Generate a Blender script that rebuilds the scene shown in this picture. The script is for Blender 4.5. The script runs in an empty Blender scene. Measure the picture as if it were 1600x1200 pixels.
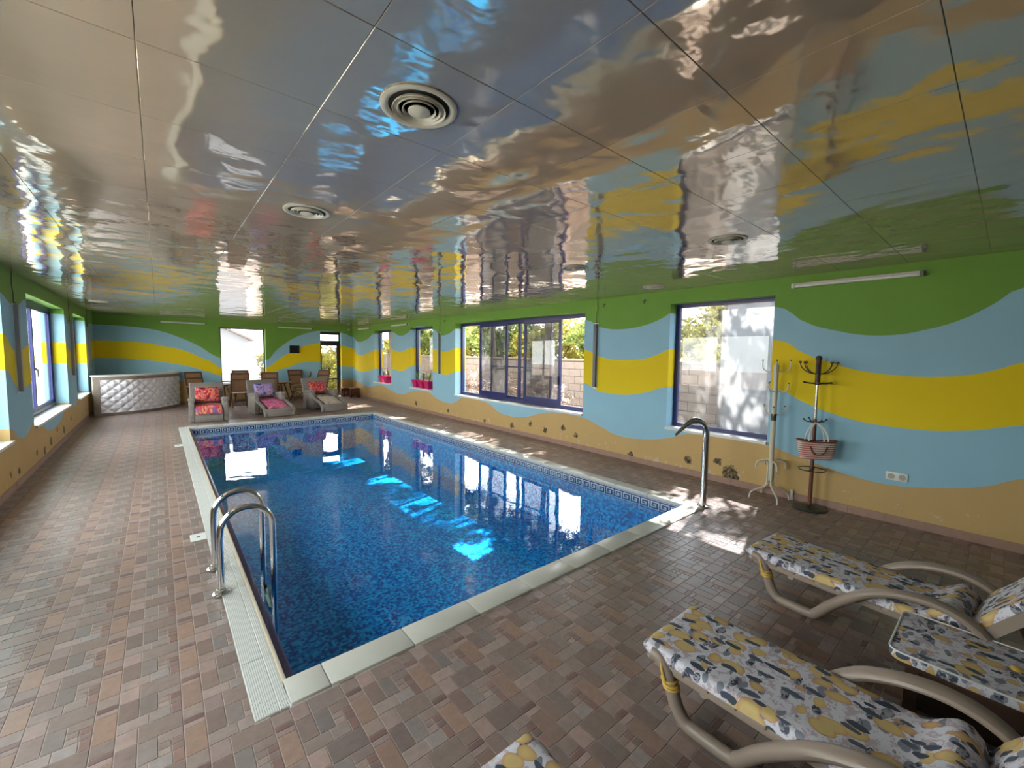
import bpy, bmesh, math, random
from mathutils import Vector, Matrix
random.seed(7)
sc = bpy.context.scene
COL = sc.collection
PI = math.pi
# ------------------------------------------------------------------ room measures (metres)
XL, XR, YB, YF, H = -1.288, 5.441, 15.557, -2.5, 2.504
PL, PR, PN, PF = 0.44, 4.27, 2.18, 10.75            # pool inner edge
OX0, OX1, OY0, OY1 = 0.262, 4.43, 2.0, 10.93        # outside of the coping
WZ = -0.10                                          # water level
TH = 0.30                                           # wall thickness
# ------------------------------------------------------------------ camera
yaw, pitch, roll, FPX = map(float, (0.69916, 0.07115, 0.01342, 656.48))
cy, sy, cp, sp = math.cos(yaw), math.sin(yaw), math.cos(pitch), math.sin(pitch)
fw = Vector((sy*cp, cy*cp, -sp)); r0 = Vector((cy, -sy, 0)); u0 = r0.cross(fw)
rt = math.cos(roll)*r0 + math.sin(roll)*u0; up = -math.sin(roll)*r0 + math.cos(roll)*u0
CAM = Vector((0, 0, 1.6))
cd = bpy.data.cameras.new('camera'); cam = bpy.data.objects.new('camera', cd); COL.objects.link(cam)
cam.matrix_world = Matrix(((rt.x, up.x, -fw.x, 0), (rt.y, up.y, -fw.y, 0), (rt.z, up.z, -fw.z, 1.6), (0, 0, 0, 1)))
cd.sensor_width = 36; cd.lens = 36*FPX/1600; cd.clip_start = 0.02; cd.clip_end = 400
sc.camera = cam
def px(p):
    d = Vector(p) - CAM; z = d.dot(fw)
    if z < 0.05: return None
    return 800 + FPX*d.dot(rt)/z, 600 - FPX*d.dot(up)/z
# ------------------------------------------------------------------ sky, sun, exposure
SKY = 15.0
w = bpy.data.worlds.new('sky'); sc.world = w; w.use_nodes = True
nt = w.node_tree; nt.nodes.clear()
tc = nt.nodes.new('ShaderNodeTexCoord'); sx = nt.nodes.new('ShaderNodeSeparateXYZ')
rp = nt.nodes.new('ShaderNodeValToRGB'); bg = nt.nodes.new('ShaderNodeBackground'); wo = nt.nodes.new('ShaderNodeOutputWorld')
rp.color_ramp.elements[0].position = 0.0; rp.color_ramp.elements[0].color = (1.0, 0.97, 0.93, 1)
rp.color_ramp.elements[1].position = 0.8; rp.color_ramp.elements[1].color = (0.86, 0.93, 1.0, 1)
nt.links.new(tc.outputs['Generated'], sx.inputs[0]); nt.links.new(sx.outputs['Z'], rp.inputs[0])
nt.links.new(rp.outputs[0], bg.inputs[0]); bg.inputs[1].default_value = SKY; nt.links.new(bg.outputs[0], wo.inputs[0])
SUN_EL = math.radians(46); SUN_DIR = Vector((0.97*math.cos(SUN_EL), 0.25*math.cos(SUN_EL), math.sin(SUN_EL))).normalized()
sl = bpy.data.lights.new('sun', 'SUN'); sl.energy = 85; sl.angle = math.radians(0.6); sl.color = (1.0, 0.93, 0.82)
so = bpy.data.objects.new('sun', sl); COL.objects.link(so)
so.rotation_euler = SUN_DIR.to_track_quat('Z', 'Y').to_euler(); so.location = (12, 4, 12)
sc.view_settings.view_transform = 'Standard'; sc.view_settings.look = 'None'
sc.view_settings.gamma = 1; sc.view_settings.use_curve_mapping = False
sc.view_settings.exposure = 0.0
sc.cycles.max_bounces = 12; sc.cycles.diffuse_bounces = 6; sc.cycles.glossy_bounces = 5
sc.cycles.transparent_max_bounces = 12; sc.cycles.caustics_reflective = False; sc.cycles.caustics_refractive = False
sc.cycles.sample_clamp_indirect = 8
# openings: (name, wall, a0, a1, z0, z1)
OPEN_R = [(1.80, 3.09, .58, 2.32), (4.61, 8.60, .58, 2.31), (9.68, 10.93, .60, 2.30), (12.23, 13.55, .60, 2.30)]
OPEN_L = [(1.0, 3.0, .54, 2.30), (4.2, 7.07, .54, 2.30), (8.25, 11.11, .54, 2.30), (12.2, 13.93, .54, 2.30)]
OPEN_B = [(1.45, 2.66, .58, 2.30), (4.33, 5.05, 0.0, 2.30)]
def portal(name, loc, rot, a, b):
    l = bpy.data.lights.new(name, 'AREA'); l.shape = 'RECTANGLE'; l.size = a; l.size_y = b; l.cycles.is_portal = True
    o = bpy.data.objects.new(name, l); COL.objects.link(o); o.location = loc; o.rotation_euler = rot
for a0, a1, z0, z1 in OPEN_R: portal('daylight_portal', (XR+TH+.05, (a0+a1)/2, (z0+z1)/2), (0, PI/2, 0), z1-z0, a1-a0)
for a0, a1, z0, z1 in OPEN_L: portal('daylight_portal', (XL-TH-.05, (a0+a1)/2, (z0+z1)/2), (0, -PI/2, 0), z1-z0, a1-a0)
for a0, a1, z0, z1 in OPEN_B: portal('daylight_portal', ((a0+a1)/2, YB+TH+.05, (z0+z1)/2), (-PI/2, 0, 0), a1-a0, z1-z0)
# ------------------------------------------------------------------ material helpers
class N:
    def __init__(s, name):
        s.m = bpy.data.materials.new(name); s.m.use_nodes = True; s.t = s.m.node_tree; s.t.nodes.clear()
        s.out = s.t.nodes.new('ShaderNodeOutputMaterial')
    def n(s, typ, ins=None, **kw):
        nd = s.t.nodes.new('ShaderNode'+typ)
        for k, v in kw.items(): setattr(nd, k, v)
        for k, v in (ins or {}).items(): s.set(nd.inputs[k], v)
        return nd
    def set(s, inp, v):
        if hasattr(v, 'is_output'): s.t.links.new(v, inp)
        elif isinstance(v, tuple) and len(v) == 3 and inp.type == 'RGBA': inp.default_value = (*v, 1)
        else: inp.default_value = v
    def math(s, op, a, b=None, c=None, clamp=False):
        nd = s.n('Math', operation=op, use_clamp=clamp)
        for i, v in enumerate((a, b, c)):
            if v is not None: s.set(nd.inputs[i], v)
        return nd.outputs[0]
    def mix(s, f, a, b, blend='MIX'):
        nd = s.n('Mix', data_type='RGBA', blend_type=blend)
        s.set(nd.inputs[0], f); s.set(nd.inputs[6], a); s.set(nd.inputs[7], b)
        return nd.outputs[2]
    def noise(s, vec, scale, detail=3, rough=.5, dist=0):
        i = {'Scale': scale, 'Detail': detail, 'Roughness': rough, 'Distortion': dist}
        if vec is not None: i['Vector'] = vec
        return s.n('TexNoise', i).outputs[0]
    def obj(s): return s.n('TexCoord').outputs['Object']
    def pos(s): return s.n('NewGeometry').outputs['Position']
    def map(s, vec, scale=(1, 1, 1), rot=(0, 0, 0), loc=(0, 0, 0)):
        nd = s.n('Mapping'); s.t.links.new(vec, nd.inputs[0])
        nd.inputs['Scale'].default_value = scale; nd.inputs['Rotation'].default_value = rot; nd.inputs['Location'].default_value = loc
        return nd.outputs[0]
    def ramp(s, f, stops, interp='LINEAR'):
        nd = s.n('ValToRGB'); s.t.links.new(f, nd.inputs[0]); cr = nd.color_ramp; cr.interpolation = interp
        while len(cr.elements) < len(stops): cr.elements.new(.5)
        for e, (p, c) in zip(cr.elements, stops): e.position = p; e.color = (*c, 1)
        return nd.outputs[0]
    def bump(s, h, strength=.3, dist=.01):
        return s.n('Bump', {'Height': h, 'Strength': strength, 'Distance': dist}).outputs[0]
    def bsdf(s, color, rough=.5, metal=0, normal=None, spec=None, **kw):
        i = {'Base Color': color, 'Roughness': rough, 'Metallic': metal}
        if normal is not None: i['Normal'] = normal
        if spec is not None: i['Specular IOR Level'] = spec
        i.update(kw)
        b = s.n('BsdfPrincipled', i); s.t.links.new(b.outputs[0], s.out.inputs[0]); return b
def schlick(k, f0, normal=None):
    gm = k.n('NewGeometry'); d = k.n('VectorMath', operation='DOT_PRODUCT'); k.t.links.new(gm.outputs['Incoming'], d.inputs[0]); k.t.links.new(normal or gm.outputs['Normal'], d.inputs[1])
    c = k.math('POWER', k.math('SUBTRACT', 1, k.math('ABSOLUTE', d.outputs['Value']), clamp=True), 5)
    return k.math('ADD', f0, k.math('MULTIPLY', c, 1-f0), clamp=True)
def M(name, color, rough=.5, metal=0, var=.12, scale=30, bump=0, spec=None):
    k = N(name); p = k.obj(); f = k.noise(p, scale, 4)
    c0 = tuple(max(0, c*(1-var)) for c in color); c1 = tuple(min(1, c*(1+var)) for c in color)
    col = k.mix(f, c0, c1)
    nb = k.bump(f, bump, .01) if bump else None
    k.bsdf(col, rough, metal, nb, spec); return k.m
# ------------------------------------------------------------------ mesh helpers
class MB:
    def __init__(s): s.v = []; s.f = []; s.mi = []; s.col = []
    def add(s, vs, fs, mat=0, mtx=None, col=None):
        b = len(s.v)
        s.v.extend([tuple(mtx @ Vector(p)) if mtx else tuple(p) for p in vs])
        s.f.extend([tuple(i+b for i in f) for f in fs]); s.mi.extend([mat]*len(fs)); s.col.extend([col]*len(fs)); return s
    def box(s, x0, x1, y0, y1, z0, z1, mat=0, mtx=None, col=None):
        v = [(x0,y0,z0),(x1,y0,z0),(x1,y1,z0),(x0,y1,z0),(x0,y0,z1),(x1,y0,z1),(x1,y1,z1),(x0,y1,z1)]
        return s.add(v, [(0,3,2,1),(4,5,6,7),(0,1,5,4),(1,2,6,5),(2,3,7,6),(3,0,4,7)], mat, mtx, col)
    def rbox(s, x0, x1, y0, y1, z0, z1, r=.01, seg=2, mat=0, mtx=None):
        bm = bmesh.new(); bmesh.ops.create_cube(bm, size=1)
        for v in bm.verts: v.co = Vector(((x0+x1)/2+v.co.x*(x1-x0), (y0+y1)/2+v.co.y*(y1-y0), (z0+z1)/2+v.co.z*(z1-z0)))
        bmesh.ops.bevel(bm, geom=bm.edges[:], offset=r, segments=seg, profile=.5, affect='EDGES')
        bm.verts.index_update()
        s.add([v.co[:] for v in bm.verts], [[v.index for v in f.verts] for f in bm.faces], mat, mtx); bm.free(); return s
    def bar(s, a, b, wd, th, upv=(0, 0, 1), mat=0):
        a, b = Vector(a), Vector(b); d = b-a; L = d.length; d.normalize(); u = Vector(upv)
        x = d.cross(u)
        if x.length < 1e-4: x = d.cross(Vector((0, 1, 0)))
        x.normalize(); u = x.cross(d)
        m = Matrix(((x.x, d.x, u.x, a.x), (x.y, d.y, u.y, a.y), (x.z, d.z, u.z, a.z), (0, 0, 0, 1)))
        return s.box(-wd/2, wd/2, 0, L, -th/2, th/2, mat, m)
    def tube(s, pts, r, seg=10, mat=0, caps=True, flat=None):
        pts = [Vector(p) for p in pts]; n = len(pts); rs = r if isinstance(r, (list, tuple)) else [r]*n
        vs, fs = [], []; ref = None
        for i, p in enumerate(pts):
            t = (pts[min(i+1, n-1)]-pts[max(i-1, 0)]).normalized()
            if ref is None:
                ref = Vector((0, 0, 1)) if abs(t.z) < .9 else Vector((1, 0, 0))
            x = t.cross(ref).normalized(); y = x.cross(t).normalized(); ref = y
            for k in range(seg):
                a = 2*PI*k/seg; fl = flat[i] if flat else (1, 1)
                vs.append(p + x*math.cos(a)*rs[i]*fl[0] + y*math.sin(a)*rs[i]*fl[1])
        for i in range(n-1):
            for k in range(seg):
                k2 = (k+1) % seg; fs.append((i*seg+k, i*seg+k2, (i+1)*seg+k2, (i+1)*seg+k))
        if caps: fs.append(tuple(range(seg))[::-1]); fs.append(tuple((n-1)*seg+k for k in range(seg)))
        return s.add(vs, fs, mat)
    def lathe(s, prof, seg=24, mat=0, c=(0, 0, 0), mtx=None):
        vs, fs = [], []; n = len(prof)
        for r, z in prof:
            for k in range(seg):
                a = 2*PI*k/seg; vs.append((c[0]+r*math.cos(a), c[1]+r*math.sin(a), c[2]+z))
        for i in range(n-1):
            for k in range(seg):
                k2 = (k+1) % seg; fs.append((i*seg+k, i*seg+k2, (i+1)*seg+k2, (i+1)*seg+k))
        if prof[0][0] > 0: fs.append(tuple(range(seg))[::-1])
        if prof[-1][0] > 0: fs.append(tuple((n-1)*seg+k for k in range(seg)))
        return s.add(vs, fs, mat, mtx)
    def grid(s, fn, nu, nv, mat=0, closed_v=False):
        vs = [fn(i/(nu-1), j/(nv-1)) for i in range(nu) for j in range(nv)]
        fs = [(i*nv+j, (i+1)*nv+j, (i+1)*nv+j+1, i*nv+j+1) for i in range(nu-1) for j in range(nv-1)]
        return s.add(vs, fs, mat)
    def mesh(s, name, mats, smooth=35):
        me = bpy.data.meshes.new(name); me.from_pydata([tuple(v) for v in s.v], [], s.f)
        for m in (mats if isinstance(mats, (list, tuple)) else [mats]): me.materials.append(m)
        me.polygons.foreach_set('material_index', s.mi)
        if any(c is not None for c in s.col):
            at = me.attributes.new('tone', 'FLOAT_COLOR', 'FACE'); fl = []
            for c in s.col: fl.extend((*(c or (.5, .5, .5)), 1))
            at.data.foreach_set('color', fl)
        me.validate(); me.update()
        if smooth: me.shade_smooth(); me.set_sharp_from_angle(angle=math.radians(smooth))
        return me
    def build(s, name, mats, parent=None, smooth=35, loc=None):
        return link(name, s.mesh(name, mats, smooth), parent, loc)
def link(name, me, parent=None, loc=None, rz=0):
    o = bpy.data.objects.new(name, me); COL.objects.link(o)
    if parent: o.parent = parent
    if loc: o.location = loc
    if rz: o.rotation_euler.z = rz
    return o
def tag(o, label=None, cat=None, group=None, kind=None):
    for k, v in (('label', label), ('category', cat), ('group', group), ('kind', kind)):
        if v: o[k] = v
    return o
def thing(name, label, cat, loc=(0, 0, 0), rz=0, group=None):
    o = bpy.data.objects.new(name, None); COL.objects.link(o); o.location = loc; o.rotation_euler.z = rz
    o.empty_display_size = .1
    return tag(o, label, cat, group)
def struct(name, o=None):
    o = o or bpy.data.objects.new(name, None)
    if not o.users_collection: COL.objects.link(o)
    o['kind'] = 'structure'; return o
def dup(root, loc, rz, label, group=None):
    r = root.copy(); COL.objects.link(r); r.location = loc; r.rotation_euler.z = rz; r['label'] = label
    if group: r['group'] = group
    for ch in list(root.children):
        c = ch.copy(); COL.objects.link(c); c.parent = r
        for g in list(ch.children):
            d = g.copy(); COL.objects.link(d); d.parent = c
    return r
def catmull(pts, k=6):
    P = [Vector(p) for p in pts]; o = []
    for i in range(len(P)-1):
        a, b, c, d = P[max(i-1, 0)], P[i], P[i+1], P[min(i+2, len(P)-1)]
        for j in range(k):
            t = j/k; o.append(.5*((2*b)+(c-a)*t+(2*a-5*b+4*c-d)*t*t+(3*b-a-3*c+d)*t**3))
    o.append(P[-1]); return o
# ------------------------------------------------------------------ materials
def mural(name, axis, curves, mold=(), lo=-2.6, hi=15.7):
    k = N(name); p = k.pos(); s = k.n('SeparateXYZ', {0: p}); a = s.outputs[axis]; z = s.outputs['Z']
    t = k.math('DIVIDE', k.math('SUBTRACT', a, lo), hi-lo)
    wob = k.math('MULTIPLY', k.math('SUBTRACT', k.noise(p, 9, 2), .5), .006)
    zz = k.math('ADD', z, wob)
    def above(pts):
        nd = k.n('FloatCurve'); k.set(nd.inputs['Value'], t); cv = nd.mapping.curves[0]
        q = sorted(((u-lo)/(hi-lo), v/3) for u, v in pts)
        if q[0][0] > .001: q.insert(0, (0, q[0][1]))
        if q[-1][0] < .999: q.append((1, q[-1][1]))
        cv.points[0].location = q[0]; cv.points[1].location = q[-1]
        for u, v in q[1:-1]: cv.points.new(u, v)
        nd.mapping.use_clip = False; nd.mapping.update()
        return k.math('GREATER_THAN', zz, k.math('MULTIPLY', nd.outputs[0], 3))
    b1, b2, b3, b4 = [above(c) for c in curves]
    col = k.mix(b4, (.56, .38, .16), (.30, .53, .66))
    col = k.mix(b3, col, (.80, .60, .01)); col = k.mix(b2, col, (.30, .53, .66)); col = k.mix(b1, col, (.16, .33, .055))
    f = k.noise(p, 2.2, 5, .6); col = k.mix(.5, col, k.mix(f, (.42, .42, .42), (.58, .58, .58)), 'OVERLAY')
    # damp and flaking paint low on the ochre band
    dn = k.noise(p, 7, 6, .7); low = k.math('SUBTRACT', 1, b4)
    flake = k.math('MULTIPLY', k.math('GREATER_THAN', k.math('ADD', dn, k.math('MULTIPLY', k.math('SUBTRACT', .25, z), .35)), .635), low)
    col = k.mix(k.math('MULTIPLY', flake, .7), col, (.60, .52, .42))
    dv = k.n('VectorMath', operation='MULTIPLY_ADD'); k.set(dv.inputs[0], k.n('TexNoise', {'Vector': p, 'Scale': 22, 'Detail': 7, 'Roughness': .7}).outputs['Color'])
    dv.inputs[1].default_value = (.17, .17, .17); sub = k.n('VectorMath', operation='SUBTRACT'); k.t.links.new(p, sub.inputs[0]); sub.inputs[1].default_value = (.085, .085, .085)
    k.t.links.new(sub.outputs[0], dv.inputs[2])
    mm = None
    for (u, zc, r) in mold:
        c = (XR, u, zc) if mold and curves is CR else (XL, u, zc)
        d = k.n('VectorMath', operation='DISTANCE'); k.t.links.new(dv.outputs[0], d.inputs[0]); d.inputs[1].default_value = c
        g = k.math('LESS_THAN', d.outputs['Value'], r); mm = g if mm is None else k.math('MAXIMUM', mm, g)
    if mm is not None:
        col = k.mix(k.math('MULTIPLY', mm, k.math('SUBTRACT', k.math('MULTIPLY', k.noise(p, 30, 5, .7), 2.6), .5, clamp=True)), col, (.03, .03, .028))
    k.bsdf(col, .6, 0, k.bump(k.noise(p, 60, 3), .12, .004), .2); return k.m
CR = ([(-2.5,2.1),(-1.4,1.85),(-.5,2.25),(-.02,2.2),(.11,2.1),(.35,1.94),(.52,1.88),(.82,1.83),(1.25,1.9),(1.54,2.02),(1.8,2.18),(3.0,2.21),(3.23,2.12),(3.56,2.03),(3.93,2.0),(4.26,2.04),(4.6,2.18),(8.33,2.24),(8.61,2.18),(8.87,2.08),(9.23,2.04),(9.55,2.18),(10.05,2.3),(10.75,2.31),(11.1,2.16),(11.56,2.09),(12.08,2.21),(12.74,2.25),(13.51,2.21),(14.23,2.02),(14.96,1.96),(15.5,2.14)],
 [(-2.5,1.7),(-1.4,1.4),(-.5,1.68),(-.06,1.59),(.11,1.51),(.3,1.46),(.57,1.44),(.88,1.46),(1.23,1.55),(1.52,1.67),(1.78,1.8),(3.02,1.72),(3.21,1.64),(3.54,1.55),(3.92,1.53),(4.25,1.57),(4.61,1.69),(8.36,1.78),(8.63,1.72),(9.17,1.64),(9.55,1.69),(10.23,1.78),(10.99,1.73),(11.61,1.62),(12.18,1.69),(13.52,1.67),(14.25,1.54),(14.97,1.49),(15.5,1.72)],
 [(-2.5,1.2),(-1.4,1.0),(-.5,1.15),(-.09,1.07),(.27,.97),(.54,.94),(.85,.95),(1.2,1.02),(1.5,1.13),(1.77,1.24),(3.09,1.17),(3.45,1.06),(3.82,1.0),(4.23,1.01),(4.61,1.14),(8.35,1.24),(8.63,1.15),(9.07,1.06),(9.55,1.12),(10.06,1.23),(10.72,1.25),(11.57,1.05),(12.1,1.09),(13.27,1.09),(14.09,.95),(14.99,.92),(15.5,1.05)],
 [(-2.5,.5),(-1.4,.45),(-.5,.7),(-.12,.63),(.05,.53),(.23,.46),(.44,.41),(.73,.37),(.99,.39),(1.26,.44),(1.57,.52),(1.84,.58),(2.72,.56),(2.99,.47),(3.32,.39),(3.8,.35),(4.21,.44),(4.61,.55),(5.21,.56),(5.67,.49),(5.88,.42),(6.16,.36),(6.52,.34),(6.88,.38),(7.21,.51),(7.57,.56),(8.29,.55),(8.48,.47),(8.92,.37),(9.39,.42),(9.99,.57),(10.42,.57),(10.92,.5),(11.62,.37),(12.29,.45),(13.18,.55),(13.72,.45),(14.11,.43),(15.01,.53),(15.5,.6)])
CL = ([(-2.5,2.1),(.15,2.2),(3.0,2.2),(3.6,2.08),(4.2,2.2),(7.05,2.2),(7.58,2.09),(7.79,2.1),(8.2,2.21),(9.65,2.13),(11.1,2.21),(11.65,2.05),(12.2,2.2),(13.93,2.24),(14.3,2.0),(14.7,2.2),(15.5,2.23)],
 [(-2.5,1.6),(.15,1.7),(3.0,1.73),(3.6,1.55),(4.2,1.7),(7.07,1.75),(7.6,1.55),(8.24,1.63),(11.1,1.7),(11.65,1.55),(12.2,1.66),(13.93,1.72),(15.5,1.81)],
 [(-2.5,1.1),(.15,1.3),(3.0,1.33),(3.6,1.1),(4.2,1.25),(7.07,1.35),(7.64,1.11),(8.21,1.13),(11.1,1.32),(11.65,1.15),(12.2,1.2),(13.93,1.25),(15.5,1.36)],
 [(-2.5,.5),(.15,.65),(3.0,.68),(3.6,.5),(4.2,.6),(7.07,.7),(7.62,.51),(8.08,.59),(8.32,.66),(8.84,.46),(9.37,.35),(10.03,.38),(11.1,.6),(11.4,.53),(11.8,.47),(12.2,.6),(13.9,.6),(15.5,.62)])
CB = ([(-1.3,2.23),(-1.23,2.23),(-.54,2.21),(.04,2.12),(.48,1.95),(.93,1.71),(1.2,1.5),(1.45,1.35),(2.0,1.1),(2.69,1.31),(2.93,1.58),(3.17,1.8),(3.53,2.05),(3.92,2.22),(4.27,2.31),(5.02,2.28),(5.26,2.22),(5.41,2.15)],
 [(-1.25,1.81),(-.1,1.75),(.04,1.71),(.39,1.64),(.64,1.55),(.94,1.39),(1.2,1.25),(1.44,1.06),(2.0,.8),(2.73,1.08),(3.15,1.42),(3.64,1.7),(3.91,1.82),(4.26,1.87),(5.08,1.82),(5.42,1.74)],
 [(-1.24,1.36),(-.49,1.32),(.03,1.25),(.6,1.13),(1.12,.94),(1.44,.81),(2.0,.6),(2.71,.82),(2.95,.94),(3.4,1.09),(3.63,1.19),(4.31,1.23),(5.07,1.08),(5.44,1.06)],
 [(-1.3,.7),(.54,.69),(.73,.67),(1.45,.5),(2.66,.5),(3.2,.6),(5.0,.62),(5.44,.6)])
m_wr = mural('painted_wall_right', 'Y', CR, [(2.2,.14,.10),(2.12,.09,.05),(3.65,.10,.045),(5.05,.31,.05),(2.75,.2,.05),(6.45,.15,.06),(4.75,.22,.045),(5.5,.2,.05),(8.9,.18,.05),(7.4,.12,.04),(5.9,.26,.05),(10.6,.2,.06),(2.35,.26,.045)])
m_wl = mural('painted_wall_left', 'Y', CL, [(7.35,.17,.05),(8.78,.13,.07),(9.26,.19,.07),(10.4,.2,.07),(7.0,.2,.04),(9.8,.3,.05),(8.3,.2,.05),(11.2,.3,.05),(6.4,.15,.04)])
m_wb = mural('painted_wall_back', 'X', CB, lo=-1.4, hi=5.6)
m_wf = M('painted_wall_front', (.30, .53, .66), .55, var=.06, scale=3)
# floor tile pieces: colour comes from a per-face tone
def tilemat(name):
    k = N(name); at = k.n('Attribute', attribute_name='tone'); p = k.pos()
    f = k.noise(p, 26, 5, .65); g = k.noise(p, 6, 3)
    c = k.mix(.75, at.outputs['Color'], k.mix(f, (.22, .22, .22), (.78, .76, .75)), 'OVERLAY')
    c = k.mix(k.math('MULTIPLY', g, .25), c, (.22, .155, .13))
    k.bsdf(c, k.math('ADD', .24, k.math('MULTIPLY', f, .2)), 0, k.bump(f, .18, .004), .5); return k.m
m_tile = tilemat('ceramic_floor_tile')
m_grout = M('pale_grout', (.52, .42, .375), .8, var=.1, scale=60)
m_skirt = M('skirting_tile', (.36, .22, .17), .4, var=.2, scale=14)
def ceilmat():
    k = N('glossy_ceiling_panel'); p = k.pos()
    h1 = k.noise(k.map(p, (1.3, 1.0, 1)), 1.5, 2, .45, .3); h2 = k.noise(k.map(p, (1, 1.5, 1)), 5.5, 2, .5)
    h = k.math('ADD', k.math('ADD', h1, k.math('MULTIPLY', h2, .10)), k.math('MULTIPLY', k.noise(p, 13, 2, .5), .028))
    nb = k.bump(h, .46, .05)
    f = k.noise(p, 1.2, 4); c = k.mix(f, (.55, .455, .345), (.62, .515, .40))
    k.bsdf(c, .05, .53, nb); return k.m
m_ceil = ceilmat()
m_ceilback = M('ceiling_slab', (.10, .09, .08), .8)
m_seam = M('ceiling_seam', (.16, .14, .12), .7)
m_navy = M('navy_window_frame', (.012, .016, .11), .3, var=.1)
m_black = M('black_metal', (.012, .012, .014), .35)
m_sill = M('white_stone_sill', (.72, .71, .68), .3, var=.06, scale=8)
def glassmat(name, tint, fac=None, haze=0):
    k = N(name); tr = k.n('BsdfTransparent', {'Color': tint}); gl = k.n('BsdfGlossy', {'Color': (1, 1, 1), 'Roughness': .01})
    mx = k.n('MixShader', {0: schlick(k, .028)})
    k.t.links.new(tr.outputs[0], mx.inputs[1]); k.t.links.new(gl.outputs[0], mx.inputs[2]); last = mx.outputs[0]
    if haze:
        tl = k.n('BsdfTranslucent', {'Color': (.9, .92, .95)}); m2 = k.n('MixShader', {0: haze})
        k.t.links.new(last, m2.inputs[1]); k.t.links.new(tl.outputs[0], m2.inputs[2]); last = m2.outputs[0]
    k.t.links.new(last, k.out.inputs[0]); return k.m
m_clear = glassmat('clear_window_glass', (.94, .97, .96)); m_glass = glassmat('dimming_glass', (.66, .66, .645)); m_haze = glassmat('hazy_dimming_glass', (.60, .62, .65), haze=.02); m_frost = glassmat('milky_film_glass', (.40, .42, .45), haze=.06)  # tint on right and back panes is added to dim the outdoors
m_steel = M('polished_steel', (.62, .61, .60), .12, 1.0, var=.05)
m_steel2 = M('brushed_steel', (.55, .52, .48), .22, 1.0, var=.08)
m_cope = M('cream_coping_stone', (.56, .55, .49), .35, var=.07, scale=9)
def gratemat():
    k = N('white_grating'); p = k.map(k.pos(), (1, 1, 1), (0, 0, PI/4)); s = k.n('SeparateXYZ', {0: p})
    a = k.math('SINE', k.math('MULTIPLY', s.outputs['X'], 2*PI/.0125)); b = k.math('SINE', k.math('MULTIPLY', s.outputs['Y'], 2*PI/.0125))
    hole = k.math('GREATER_THAN', k.math('MULTIPLY', a, b), .35)
    k.bsdf(k.mix(hole, (.68, .68, .63), (.20, .22, .24)), .45, 0, k.bump(k.math('SUBTRACT', 1, hole), .4, .003)); return k.m
m_grate = gratemat()
m_trim = M('pale_brass_trim', (.58, .50, .38), .35, var=.1)
m_purple = M('violet_edge_tile', (.10, .09, .20), .25, var=.3, scale=40)
def mosaic(name, dark=1.0, sc_=.024):
    k = N(name); p = k.pos(); q = k.n('VectorMath', operation='SNAP'); k.t.links.new(p, q.inputs[0]); q.inputs[1].default_value = (sc_, sc_, sc_)
    wn = k.n('TexWhiteNoise', {'Vector': q.outputs[0]}, noise_dimensions='3D')
    c = k.ramp(wn.outputs['Value'], [(0, (.002, .075, .30)), (.26, (.003, .15, .50)), (.52, (.004, .29, .64)), (.8, (.010, .45, .74))], 'CONSTANT')
    k.bsdf(c, .3); return k.m
m_mos = mosaic('blue_glass_mosaic', 1.25)
m_key_b = M('navy_key_tile', (.012, .035, .14), .25, var=.2); m_key_w = M('white_key_line', (.55, .60, .62), .3, var=.08)
def watermat():
    k = N('pool_water'); p = k.pos()
    h = k.math('ADD', k.noise(p, 1.6, 2, .5), k.math('MULTIPLY', k.noise(p, 7, 2), .10)); nb = k.bump(h, .10, .04)
    tr = k.n('BsdfTransparent', {'Color': (.62, .88, .97)}); gl = k.n('BsdfGlossy', {'Color': (1, 1, 1), 'Roughness': .01, 'Normal': nb})
    mx = k.n('MixShader', {0: schlick(k, .022, nb)})
    k.t.links.new(tr.outputs[0], mx.inputs[1]); k.t.links.new(gl.outputs[0], mx.inputs[2]); k.t.links.new(mx.outputs[0], k.out.inputs[0]); return k.m
m_water = watermat()
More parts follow.
